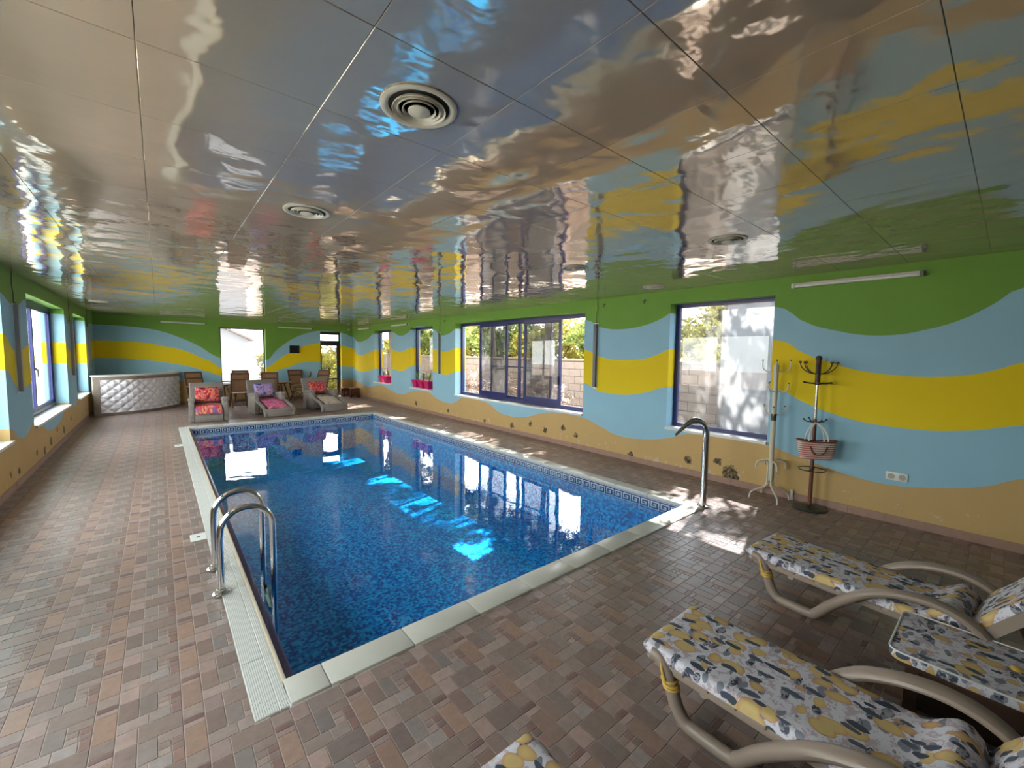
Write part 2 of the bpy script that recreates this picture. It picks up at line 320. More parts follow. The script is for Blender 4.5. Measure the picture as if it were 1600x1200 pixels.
def lemonmat(name, sat=1.0, off=0):
    k = N(name); p = k.map(k.obj(), loc=(off, off*.7, 0)); wob = k.n('TexNoise', {'Vector': p, 'Scale': 9, 'Detail': 2})
    q = k.n('VectorMath', operation='MULTIPLY_ADD'); k.t.links.new(wob.outputs['Color'], q.inputs[0]); q.inputs[1].default_value = (.06,)*3; k.t.links.new(p, q.inputs[2]); q = q.outputs[0]
    def spots(scale, stretch, rot, thr, keep):
        v = k.n('TexVoronoi', {'Vector': k.map(q, stretch, (0, 0, rot)), 'Scale': scale, 'Randomness': .9})
        d = v.outputs['Distance']; cr = k.n('SeparateColor', {0: v.outputs['Color']}).outputs[0]
        return k.math('MULTIPLY', k.math('LESS_THAN', d, thr), k.math('GREATER_THAN', cr, keep)), d, cr
    ink = k.math('LESS_THAN', k.noise(q, 34, 4, .7), .47)
    col = k.mix(k.math('MULTIPLY', ink, .65), (.68, .68, .74), (.42, .29, .35))
    l1, d1, c1 = spots(23, (1, .42, .6), .6, .33, .30); l2, d2, c2 = spots(22, (.42, 1, .6), -.5, .34, .15); l3, d3, c4 = spots(26, (.5, 1, .6), 1.0, .34, .30)
    y, dy, cyl = spots(12, (1, .74, .6), .9, .40, .15); y2, dy2, c3 = spots(13, (.72, 1, .6), .3, .34, .50)
    leaf = k.mix(c1, (.018, .028, .055), (.09, .115, .15))
    vein = k.math('GREATER_THAN', k.math('ABSOLUTE', k.math('SUBTRACT', k.noise(p, 45, 3), .5)), .075)
    col = k.mix(l3, col, (.22, .24, .29)); col = k.mix(k.math('MULTIPLY', l2, k.math('ADD', .6, k.math('MULTIPLY', vein, .4))), col, leaf)
    sh = k.noise(p, 16, 3)
    for m_, d_ in ((y2, dy2), (y, dy)):
        lem = k.ramp(d_, [(0, (.62, .50, .22)), (.26, (.68, .53, .20)), (.36, (.62, .37, .16)), (.40, (.42, .27, .20))]); lem = k.mix(k.math('MULTIPLY', sh, .5), lem, (.55, .36, .20)); col = k.mix(m_, col, lem)
    col = k.mix(l1, col, leaf); col = k.mix(.02, col, (.30, .27, .28))
    k.bsdf(col, .75, 0, k.bump(k.noise(p, 22, 3), .25, .008), .25); return k.m
m_lemon = lemonmat('lemon_print_fabric'); m_lemon2 = lemonmat('lemon_print_fabric_fine', off=1.7)
m_piping = M('white_piping', (.72, .72, .70), .6)
m_resin = M('taupe_resin', (.30, .235, .19), .42, var=.08, scale=6)
m_tie = M('yellow_ribbon', (.62, .40, .08), .6)
m_wood = M('dark_wood', (.055, .026, .016), .45, var=.35, scale=25)
m_teak = M('teak_wood', (.25, .135, .07), .5, var=.35, scale=22)
m_teakd = M('dark_teak_wood', (.10, .05, .028), .5, var=.35, scale=22)
m_rust = M('brown_lacquered_wood', (.16, .05, .03), .3, var=.3, scale=20)
m_cream = M('cream_enamel', (.62, .58, .47), .35, var=.06)
m_green = M('dark_green_metal', (.05, .06, .05), .35, .4)
def wicker():
    k = N('grey_wicker'); p = k.obj(); b = k.n('TexBrick', {'Vector': k.map(p, (1, 1, 1), (.0, PI/2, 0)), 'Scale': 30, 'Color1': (.34, .30, .27), 'Color2': (.24, .21, .185), 'Mortar': (.10, .085, .075), 'Mortar Size': .02})
    w_ = k.n('TexWave', {'Vector': p, 'Scale': 22, 'Distortion': 1.5})
    c = k.mix(k.math('MULTIPLY', w_.outputs[1], .5), b.outputs[0], (.13, .11, .10)); k.bsdf(c, .6, 0, k.bump(w_.outputs[1], .5, .01)); return k.m
m_wick = wicker()
def towel(name, stops, scale=4.5, dist=2.2):
    k = N(name); p = k.obj(); f = k.noise(k.map(p, (1, 1, .6)), scale, 3, .55, dist); k.bsdf(k.ramp(f, stops, 'CONSTANT'), .8, 0, k.bump(k.noise(p, 40, 2), .2, .006), .2); return k.m
m_tw1 = towel('red_blue_towel', [(0, (.13, .16, .45)), (.40, (.55, .06, .08)), (.47, (.75, .22, .20)), (.53, (.70, .40, .14)), (.58, (.55, .05, .09)), (.66, (.60, .22, .30))])
m_tw2 = towel('pink_towel', [(0, (.18, .10, .35)), (.38, (.60, .06, .22)), (.46, (.75, .30, .30)), (.52, (.70, .16, .34)), (.60, (.20, .12, .38)), (.66, (.75, .38, .32))])
m_tw3 = towel('beige_towel', [(0, (.25, .12, .16)), (.36, (.60, .47, .33)), (.50, (.52, .50, .50)), (.62, (.62, .42, .20)), (.70, (.35, .10, .12))])
m_cu1 = towel('red_orange_pillow', [(0, (.10, .02, .05)), (.38, (.50, .02, .06)), (.48, (.70, .30, .10)), (.54, (.45, .04, .20)), (.62, (.70, .45, .35))], 6)
m_cu2 = towel('lilac_pillow', [(0, (.08, .05, .16)), (.40, (.33, .27, .62)), (.52, (.62, .33, .24)), (.58, (.10, .07, .22)), (.66, (.36, .30, .65))], 5)
m_cu3 = towel('crimson_pillow', [(0, (.60, .20, .08)), (.40, (.50, .03, .05)), (.52, (.65, .35, .30)), (.57, (.35, .02, .08)), (.66, (.22, .16, .38))], 6)
m_tuft = M('white_leatherette', (.84, .82, .88), .35, var=.04); m_btn = M('grey_button', (.10, .09, .10), .4)
m_barwood = M('pale_weathered_wood', (.27, .225, .19), .55, var=.25, scale=18)
m_lampw = M('white_lamp_housing', (.66, .66, .62), .4); 
def tubem():
    k = N('lit_lamp_tube'); e = k.n('Emission', {'Color': (1, .97, .9), 'Strength': .55}); d = k.n('BsdfPrincipled', {'Base Color': (.8, .8, .78, 1), 'Roughness': .3}); a = k.n('AddShader')
    k.t.links.new(e.outputs[0], a.inputs[0]); k.t.links.new(d.outputs[0], a.inputs[1]); k.t.links.new(a.outputs[0], k.out.inputs[0]); return k.m
m_tube = M('opal_lamp_tube', (.82, .82, .79), .3)
m_vent = M('aged_cream_vent', (.60, .55, .45), .4, var=.12, scale=12); m_ventd = M('vent_recess_shade', (.02, .014, .01), .8)
m_plast = M('white_plastic', (.74, .74, .70), .35, var=.04)
m_pot = M('magenta_plastic', (.55, .005, .13), .3, var=.08); m_leaf = M('houseplant_leaf', (.10, .26, .06), .5, var=.3)
m_heat = M('grey_heater_body', (.10, .10, .105), .4)
def stripes():
    k = N('red_striped_straw'); p = k.obj(); s = k.n('SeparateXYZ', {0: p}); a = k.math('SINE', k.math('MULTIPLY', s.outputs['Z'], 2*PI/.022))
    f = k.noise(p, 60, 3); c = k.mix(k.math('GREATER_THAN', a, k.math('SUBTRACT', f, .5)), (.68, .60, .52), (.52, .14, .11)); k.bsdf(c, .8, 0, k.bump(f, .4, .006)); return k.m
m_bag = stripes(); m_rope = M('white_rope', (.70, .68, .62), .8); m_leath = M('brown_leather', (.16, .05, .035), .5)
# outdoors
m_soil = M('dry_garden_ground', (.24, .17, .13), .9, var=.3, scale=2.5)
m_block = M('pale_concrete_block', (.19, .145, .12), .9, var=.15, scale=9)
m_mortar = M('wall_mortar', (.20, .17, .15), .9)
m_white = M('white_render', (.22, .22, .235), .85, var=.05, scale=5)
m_house = M('white_house_wall', (.30, .31, .32), .85, var=.04); m_roof = M('clay_roof', (.25, .20, .17), .8, var=.2)
def leafm(name, a, b):
    k = N(name); oi = k.noise(k.pos(), 3.5, 3); c = k.mix(oi, a, b); d = k.n('BsdfDiffuse', {'Color': c}); t = k.n('BsdfTranslucent', {'Color': c}); m = k.n('MixShader', {0: .35})
    k.t.links.new(d.outputs[0], m.inputs[1]); k.t.links.new(t.outputs[0], m.inputs[2]); k.t.links.new(m.outputs[0], k.out.inputs[0]); return k.m
m_fol = [leafm('olive_foliage', (.07, .12, .03), (.22, .24, .08)), leafm('yellow_green_foliage', (.16, .17, .03), (.34, .30, .09)), leafm('dry_brush', (.16, .12, .10), (.34, .27, .24))]
m_bark = M('tree_bark', (.12, .09, .07), .9, var=.3, scale=14)
# ------------------------------------------------------------------ room shell
def wall_boxes(mb, a0, a1, opens, fn):
    xs = a0
    for o0, o1, z0, z1 in sorted(opens):
        if o0 > xs: fn(mb, xs, o0, -.02, H+.06)
        if z0 > 0: fn(mb, o0, o1, -.02, z0)
        fn(mb, o0, o1, z1, H+.06); xs = o1
    fn(mb, xs, a1, -.02, H+.06)
mb = MB(); wall_boxes(mb, YF-TH, YB+TH, OPEN_R, lambda m, a, b, c, d: m.box(XR, XR+TH, a, b, c, d)); wall_right = struct('', mb.build('wall_right', m_wr, smooth=0))
mb = MB(); wall_boxes(mb, YF-TH, YB+TH, OPEN_L, lambda m, a, b, c, d: m.box(XL-TH, XL, a, b, c, d)); wall_left = struct('', mb.build('wall_left', m_wl, smooth=0))
mb = MB(); wall_boxes(mb, XL, XR, OPEN_B, lambda m, a, b, c, d: m.box(a, b, YB, YB+TH, c, d)); wall_back = struct('', mb.build('wall_back', m_wb, smooth=0))
struct('', MB().box(XL, XR, YF-TH, YF, -.02, H+.06).build('wall_front', m_wf, smooth=0))
# floor slab (grout) round the pool, with the printed ceramic pieces laid on it
GT = .0025
mb = MB()
mb.box(XL, OX0, YF, YB, -.12, -GT).box(OX1, XR, YF, YB, -.12, -GT).box(OX0, OX1, YF, OY0, -.12, -GT).box(OX0, OX1, OY1, YB, -.12, -GT)
floor = struct('', mb.build('floor', m_grout, smooth=0))
T = .2925
LIGHT, PINK, DARK, GREY, GRAN, BIG, LGREY, RED, RUST, BAR = (.325,.25,.222), (.335,.243,.22), (.215,.153,.135), (.225,.188,.175), (.275,.208,.186), (.228,.172,.152), (.295,.245,.228), (.235,.142,.125), (.295,.192,.15), (.185,.107,.10)
PIECES = [(0,.07,.13,.225,PINK),(0,.07,0,.13,DARK),(.07,.135,0,.122,GREY),(.135,.2175,.07,.122,GRAN),(.135,.176,0,.035,LIGHT),(.176,.2175,0,.035,DARK),(.135,.176,.035,.07,GRAN),(.176,.2175,.035,.07,RED),
 (.07,.2175,.122,.225,BIG),(0,.105,.225,.2925,LIGHT),(.105,.18,.225,.2925,LGREY),(.18,.2175,.225,.2925,RED),
 (.2175,.2925,.2225,.3825,RUST),(.2175,.2925,.09,.12,PINK),(.2175,.2925,.12,.15,BAR),(.2175,.2925,.15,.2225,GRAN)]
def cut(r, h):
    x0, x1, y0, y1 = r; a0, a1, b0, b1 = h
    if x1 <= a0 or x0 >= a1 or y1 <= b0 or y0 >= b1: return [r]
    o = []
    if x0 < a0: o.append((x0, a0, y0, y1))
    if x1 > a1: o.append((a1, x1, y0, y1))
    xa, xb = max(x0, a0), min(x1, a1)
    if y0 < b0: o.append((xa, xb, y0, b0))
    if y1 > b1: o.append((xa, xb, b1, y1))
    return o
g = .0020; cand = []
for i in range(-8, 18):
    for j in range(-15, 50):
        bx, by = .686+T*i, 1.475+T*j
        for u0_, u1_, v0_, v1_, c in PIECES:
            r = (max(bx+u0_+g, XL), min(bx+u1_-g, XR), max(by+v0_+g, YF), min(by+v1_-g, YB))
            if r[1]-r[0] < .006 or r[3]-r[2] < .006: continue
            for q in cut(r, (OX0-.003, OX1+.003, OY0-.003, OY1+.003)):
                if q[1]-q[0] < .004 or q[3]-q[2] < .004: continue
                k = random.uniform(.84, 1.16); t = random.uniform(-.035, .035)
                col = (c[0]*k*(1+t), c[1]*k, c[2]*k*(1-t))
                P = [px((x, y, 0)) for x in q[:2] for y in q[2:]]; ar = 0
                if all(P) and all(0 < p[0] < 1600 and 0 < p[1] < 1200 for p in P):
                    a, b, c_, d = P[0], P[1], P[3], P[2]; qd = [a, b, c_, d]
                    ar = abs(sum(qd[n][0]*qd[(n+1) % 4][1]-qd[(n+1) % 4][0]*qd[n][1] for n in range(4)))/2
                cand.append((ar, q, col))
cand.sort(key=lambda c: -c[0])
def piece(mb, q, col):
    x0, x1, y0, y1 = q; e = .0008; z = -.0006
    mb.add([(x0,y0,-GT),(x1,y0,-GT),(x1,y1,-GT),(x0,y1,-GT),(x0,y0,z),(x1,y0,z),(x1,y1,z),(x0,y1,z),(x0+e,y0+e,0),(x1-e,y0+e,0),(x1-e,y1-e,0),(x0+e,y1-e,0)],
           [(0,1,5,4),(1,2,6,5),(2,3,7,6),(3,0,4,7),(4,5,9,8),(5,6,10,9),(6,7,11,10),(7,4,8,11),(8,9,10,11)], 0, None, col)
for ar, q, col in cand[:300]:
    mb = MB(); cx, cy_ = (q[0]+q[1])/2, (q[2]+q[3])/2
    piece(mb, (q[0]-cx, q[1]-cx, q[2]-cy_, q[3]-cy_), col); mb.build('floor_tile', m_tile, floor, 0, (cx, cy_, 0))
mb = MB()
for ar, q, col in cand[300:]: piece(mb, q, col)
tag(mb.build('floor_tiling', m_tile, floor, 0), kind='stuff')
# ceiling: slab with a grid of glossy pans
ceiling = struct('', MB().box(XL, XR, YF, YB, H+.012, H+.2).build('ceiling', m_ceilback, smooth=0))
CP = .5135; cs = []
VENTS = [(.77, 1.47), (.77, 3.0), (3.40, 1.48), (3.36, 3.0), (5.0, 3.09), (-.85, 11.4), (3.37, 6.1), (.77, 6.1)]
for i in range(-3, 13):
    for j in range(-7, 31):
        x0, y0 = -.02+CP*i, .175+CP*j
        r = (max(x0, XL), min(x0+CP, XR), max(y0, YF), min(y0+CP, YB))
        if r[1]-r[0] < .03 or r[3]-r[2] < .03: continue
        P = [px((x, y, H)) for x in r[:2] for y in r[2:]]; ar = 0
        if any(p and -50 < p[0] < 1650 and -50 < p[1] < 1200 for p in P):
            d = (Vector(((r[0]+r[1])/2, (r[2]+r[3])/2, H))-CAM).length; ar = 1/d**3
        cs.append((ar, r))
cs.sort(key=lambda c: -c[0])
def pan(mb, r):
    g_ = .0008; x0, x1, y0, y1 = r[0]+g_, r[1]-g_, r[2]+g_, r[3]-g_
    e = .0015; z0, z1 = H+.012, H+.001
    mb.add([(x0,y0,z0),(x1,y0,z0),(x1,y1,z0),(x0,y1,z0),(x0,y0,H+.0012),(x1,y0,H+.0012),(x1,y1,H+.0012),(x0,y1,H+.0012),(x0+e,y0+e,H),(x1-e,y0+e,H),(x1-e,y1-e,H),(x0+e,y1-e,H)],
           [(4,5,1,0),(5,6,2,1),(6,7,3,2),(7,4,0,3),(8,9,5,4),(9,10,6,5),(10,11,7,6),(11,8,4,7),(11,10,9,8)])
for ar, r in cs[:300]:
    cx, cy_ = (r[0]+r[1])/2, (r[2]+r[3])/2; mb = MB(); pan(mb, (r[0]-cx, r[1]-cx, r[2]-cy_, r[3]-cy_)); mb.build('ceiling_panel', m_ceil, ceiling, 0, (cx, cy_, 0))
mb = MB()
for ar, r in cs[300:]: pan(mb, r)
tag(mb.build('ceiling_panelling', m_ceil, ceiling, 0), kind='stuff')
# skirting tiles
for nm, ax, a0, a1, holes in (('baseboard_right', 'R', YF, YB, []), ('baseboard_left', 'L', YF, YB, []), ('baseboard_back', 'B', XL+.012, XR-.012, [(4.33, 5.05)])):
    b = struct(nm); b.name = nm; a = a0
    while a < a1-.02:
        e = min(a+T, a1)
        if not any(a < h1 and e > h0 for h0, h1 in holes):
            mb = MB(); t = random.uniform(.009, .012)
            if ax == 'R': mb.box(XR-t, XR-.0005, a+.001, e-.001, .001, .08)
            elif ax == 'L': mb.box(XL+.0005, XL+t, a+.001, e-.001, .001, .08)
            else: mb.box(a+.001, e-.001, YB-t, YB-.0005, .001, .08)
            mb.build('skirting_tile', m_skirt, b, 0)
        a = e
# ------------------------------------------------------------------ windows
def frame_rect(mb, fn, a0, a1, z0, z1, wl, wr_, wt, wb, d0, d1):
    fn(mb, a0, a0+wl, z0, z1, d0, d1); fn(mb, a1-wr_, a1, z0, z1, d0, d1)
    fn(mb, a0+wl, a1-wr_, z1-wt, z1, d0, d1); fn(mb, a0+wl, a1-wr_, z0, z0+wb, d0, d1)
FR = lambda m, a, b, c, d, e, f: m.box(XR+e, XR+f, a, b, c, d)
FL = lambda m, a, b, c, d, e, f: m.box(XL-f, XL-e, a, b, c, d)
FB = lambda m, a, b, c, d, e, f: m.box(a, b, YB+e, YB+f, c, d)
def sill(win, fn, a0, a1, z):
    mb = MB(); fn(mb, a0+.001, a1-.001, z, z+.03, -.035, .17); mb.build('window_sill', m_sill, win, 0)
def pane(win, fn, a0, a1, z0, z1, d, mat=None):
    mb = MB(); fn(mb, a0, a1, z0, z1, d, d+.006); return mb.build('glass_pane', mat or m_glass, win, 0)
nwin = 0
def window(fn, o, wid=.05, mat=None, frame=m_navy, dsill=True):
    global nwin; nwin += 1
    wn = struct('window_%d' % nwin); wn.name = 'window_%d' % nwin; a0, a1, z0, z1 = o
    if dsill: sill(wn, fn, a0, a1, z0)
    mb = MB(); frame_rect(mb, fn, a0, a1, z0+.03, z1, wid, wid, wid, wid, .17, .23); mb.build('window_frame', frame, wn, 0)
    return wn
w1 = window(FR, OPEN_R[0]); pane(w1, FR, 2.47, 3.04, .66, 2.27, .19, m_haze); pane(w1, FR, 1.85, 2.468, .66, 2.27, .19, m_frost)
w3 = window(FR, OPEN_R[2], .06); pane(w3, FR, 9.74, 10.87, .69, 2.24, .19)
w4 = window(FR, OPEN_R[3], .06); pane(w4, FR, 12.29, 13.49, .69, 2.24, .19)
w2 = window(FR, OPEN_R[1], .07)
def sash(win, fn, a0, a1, z0, z1, d, s=.06, bot=.11, mid=None, mat=None, name='sash', fm=m_navy):
    mb = MB(); frame_rect(mb, fn, a0, a1, z0, z1, s, s, s, bot, d, d+.035)
    if mid: fn(mb, a0+s, a1-s, mid, mid+.025, d+.005, d+.03)
    f = mb.build(name, fm, win, 0); p = MB(); fn(p, a0+s, a1-s, z0+bot, z1-s, d+.014, d+.02); p.build('glass_pane', mat or m_glass, f, 0)
    return f
def yat(pxx, x=5.63):   # y on the sash plane for a column of the photograph
    d = fw + rt*((pxx-800)/FPX) - up*(-50/FPX); return d.y/d.x*x
s1 = sash(w2, FR, yat(793), yat(750), .66, 2.25, .175, mat=m_haze); s2 = sash(w2, FR, yat(877), yat(819), .66, 2.25, .175, mat=m_haze)
sash(w2, FR, yat(859), yat(809), .66, 2.25, .225, .035, .06, 1.32); sash(w2, FR, yat(809), yat(765), .66, 2.25, .225, .035, .06, 1.32)
for yy in (yat(874), yat(752)):
    mb = MB(); mb.box(XR+.155, XR+.175, yy-.015, yy+.015, 1.05, 1.2); mb.build('window_handle', m_black, s1 if yy > 7 else s2, 0)
for o in OPEN_L:
    wn = window(FL, o, .06); a0, a1 = o[:2]; n = 2; st = (a1-a0-.12)/n
    for k in range(n):
        f = sash(wn, FL, a0+.06+st*k, a0+.06+st*(k+1), o[2]+.09, o[3]-.06, .18, .05, .06, mat=m_clear)
        if k % 2 == 0:
            h = MB(); FL(h, a0+.06+st*(k+1)-.04, a0+.06+st*(k+1)-.012, 1.25, 1.29, .15, .18); FL(h, a0+.06+st*(k+1)-.035, a0+.06+st*(k+1)-.017, 1.15, 1.27, .135, .152); h.build('window_handle', m_black, f, 0)
wb_ = window(FB, OPEN_B[0], .035, frame=m_black); pane(wb_, FB, 1.485, 2.625, .645, 2.265, .19, m_haze)
dr = struct('door_1'); dr.name = 'door_1'
mb = MB(); frame_rect(mb, FB, 4.33, 5.05, 0, 2.30, .05, .05, .10, .06, .16, .22); FB(mb, 4.38, 5.0, 1.84, 1.99, .16, .22); mb.build('door_frame', m_black, dr, 0)
mb = MB(); frame_rect(mb, FB, 4.38, 5.0, .06, 1.84, .035, .07, .03, .05, .165, .20); FB(mb, 4.41, 4.94, .60, .645, .165, .20); dl = mb.build('door_leaf', m_black, dr, 0)
p = MB(); FB(p, 4.415, 4.93, .11, .60, .178, .184); p.build('glass_pane', m_glass, dl, 0); p = MB(); FB(p, 4.415, 4.93, .645, 1.81, .178, .184); p.build('glass_pane', m_glass, dl, 0)
p = MB(); FB(p, 4.38, 5.0, 1.99, 2.2, .185, .19); p.build('glass_pane', m_glass, dr, 0)
h = MB(); FB(h, 4.40, 4.42, 1.0, 1.03, .13, .165); FB(h, 4.40, 4.50, 1.005, 1.025, .125, .14); h.build('door_handle', m_steel, dl, 0)
# ------------------------------------------------------------------ pool
pool = thing('swimming_pool', 'sunken rectangular indoor swimming pool with blue mosaic and Greek key border', 'pool', (0, 0, 0))
PD = -.85
mb = MB(); mb.box(PL-.02, PR+.02, PN-.02, PF+.02, PD-.05, PD); mb.build('pool_floor', m_mos, pool, 0)
mb = MB(); mb.box(PL-.08, PL, PN-.08, PF+.08, PD, -.045).box(PR, PR+.08, PN-.08, PF+.08, PD, -.031).box(PL, PR, PN-.08, PN, PD, -.031).box(PL, PR, PF, PF+.08, PD, -.031)
mb.build('pool_wall', m_mos, pool, 0)
wt = MB().grid(lambda u, v: (PL+.002+(PR-PL-.004)*u, PN+.002+(PF-PN-.004)*v, WZ), 2, 2).build('water', m_water, pool, 0)
CT = .012; L = .4385
def slab(x0, x1, y0, y1):
    cx, cy_ = (x0+x1)/2, (y0+y1)/2; mb = MB(); a, b = (x1-x0)/2-.0015, (y1-y0)/2-.0015
    mb.rbox(-a, a, -b, b, -.03, CT, .005, 2); mb.build('coping_slab', m_cope, pool, 35, (cx, cy_, 0))
x = PL
xs = [.4035, .5785]+[.5785+L*i for i in range(1, 9)]; xs = [v for v in xs if v < OX1-.1]+[OX1]
for a, b in zip(xs[:-1], xs[1:]): slab(a, b, OY0, PN); slab(a, b, PF, OY1)
ys = [PN]
while ys[-1] < PF-.5: ys.append(ys[-1]+L)
ys.append(PF)
for a, b in zip(ys[:-1], ys[1:]): slab(PR, OX1, a, b)
# overflow gutter: two rows of grating, a pale trim and a violet tiled lip
yy = OY0; 
while yy < OY1-.01:
    e = min(yy+.42, OY1)
    for a, b in ((OX0, .358), (.360, .40)):
        mb = MB(); mb.rbox(-(b-a)/2, (b-a)/2, -(e-yy)/2+.001, (e-yy)/2-.001, -.02, .006, .002, 1); mb.build('gutter_grate', m_grate, pool, 35, ((a+b)/2, (yy+e)/2, 0))
    yy = e
MB().rbox(.401, .421, OY0+.16, PF, -.04, .010, .004, 2).build('gutter_trim', m_trim, pool)
MB().rbox(.421, PL+.028, PN, PF, -.10, -.03, .004, 2).build('tiled_lip', m_purple, pool)
# Greek key border tiles
def key_mesh(p):
    mb = MB(); h = .115; mb.box(-p/2+.001, p/2-.001, -.006, 0, 0, h, 0)
    t = p*.085; f = lambda x0, x1, z0, z1: mb.box(x0*p, x1*p, 0, .0015, z0*h, z1*h, 1)
    f(-.5, .5, .93, 1.0); f(-.5, .5, .0, .06)
    f(-.46, -.36, .06, .80); f(-.36, .40, .70, .80); f(.30, .40, .22, .70); f(-.16, .30, .22, .32); f(-.16, -.06, .32, .54); f(-.06, .12, .44, .54)
    return mb.mesh('key_tile', [m_key_b, m_key_w], 0)
km = key_mesh(.125)
n = int((PF-PN)/.125)
for i in range(n):
    o = link('key_tile', km, pool, (PR-.002, PN+.0625+.125*i+.03, -.147), PI/2)
n = int((PR-PL)/.125)
for i in range(n):
    o = link('key_tile', km, pool, (PL+.09+.125*i, PF-.002, -.147), PI)
# ------------------------------------------------------------------ pool ladder, cascade spout
lad = thing('pool_ladder', 'stainless steel pool ladder with two arched rails at the left pool edge', 'ladder', (0, 0, 0))
for yl, dz in ((3.25, 0), (3.66, 0)):
    pts = [(.262, yl, .008), (.262, yl, .2), (.262, yl, .36)]
    for k in range(1, 12):
        a = PI-PI*k/12; pts.append((.415+.153*math.cos(a), yl, .40+.155*math.sin(a)))
    pts += [(.568, yl, .36), (.568, yl, 0), (.568, yl, -.4), (.568, yl, -.85)]
    r_ = MB().tube(pts, .0195, 14).build('rail', m_steel, lad)
    fl_ = MB().lathe([(.052, 0), (.052, .006), (.045, .013), (.026, .018), (.026, .03), (.02, .034)], 20, c=(.262, yl, .0085)).build('flange', m_steel, lad)
for z in (-.22, -.46, -.70):
    t = MB().rbox(.535, .60, 3.268, 3.642, z-.018, z+.012, .006, 2).build('tread', m_steel2, lad)
    b = MB()
    for yq in (3.30, 3.61): b.tube([(.567, yq-.02, z+.014), (.567, yq+.02, z+.014)], .012, 8)
    b.build('tread_clip', m_black, t)
sp_ = thing('cascade_spout', 'polished steel swan-neck water spout on the near right pool corner', 'spout', (4.40, 2.035, CT))
dx, dy_ = -.80, .50; ln = math.hypot(dx, dy_); dx /= ln; dy_ /= ln
prof = [(0, 0), (0, .3), (0, .66), (.0, .76), (.012, .83), (.045, .885), (.10, .915), (.155, .915), (.215, .885), (.28, .83), (.34, .772)]
pts = catmull([(dx*a, dy_*a, z) for a, z in prof], 4); nn = len(pts)
fl_ = [(1, 1)]*(nn-14)+[(1+.55*k/13, 1-.62*k/13) for k in range(14)]
MB().tube(pts, .034, 18, flat=fl_).build('swan_neck_pipe', m_steel, sp_)
MB().lathe([(.062, 0), (.062, .004), (.055, .008), (.036, .010)], 24).build('flange', m_steel, sp_)
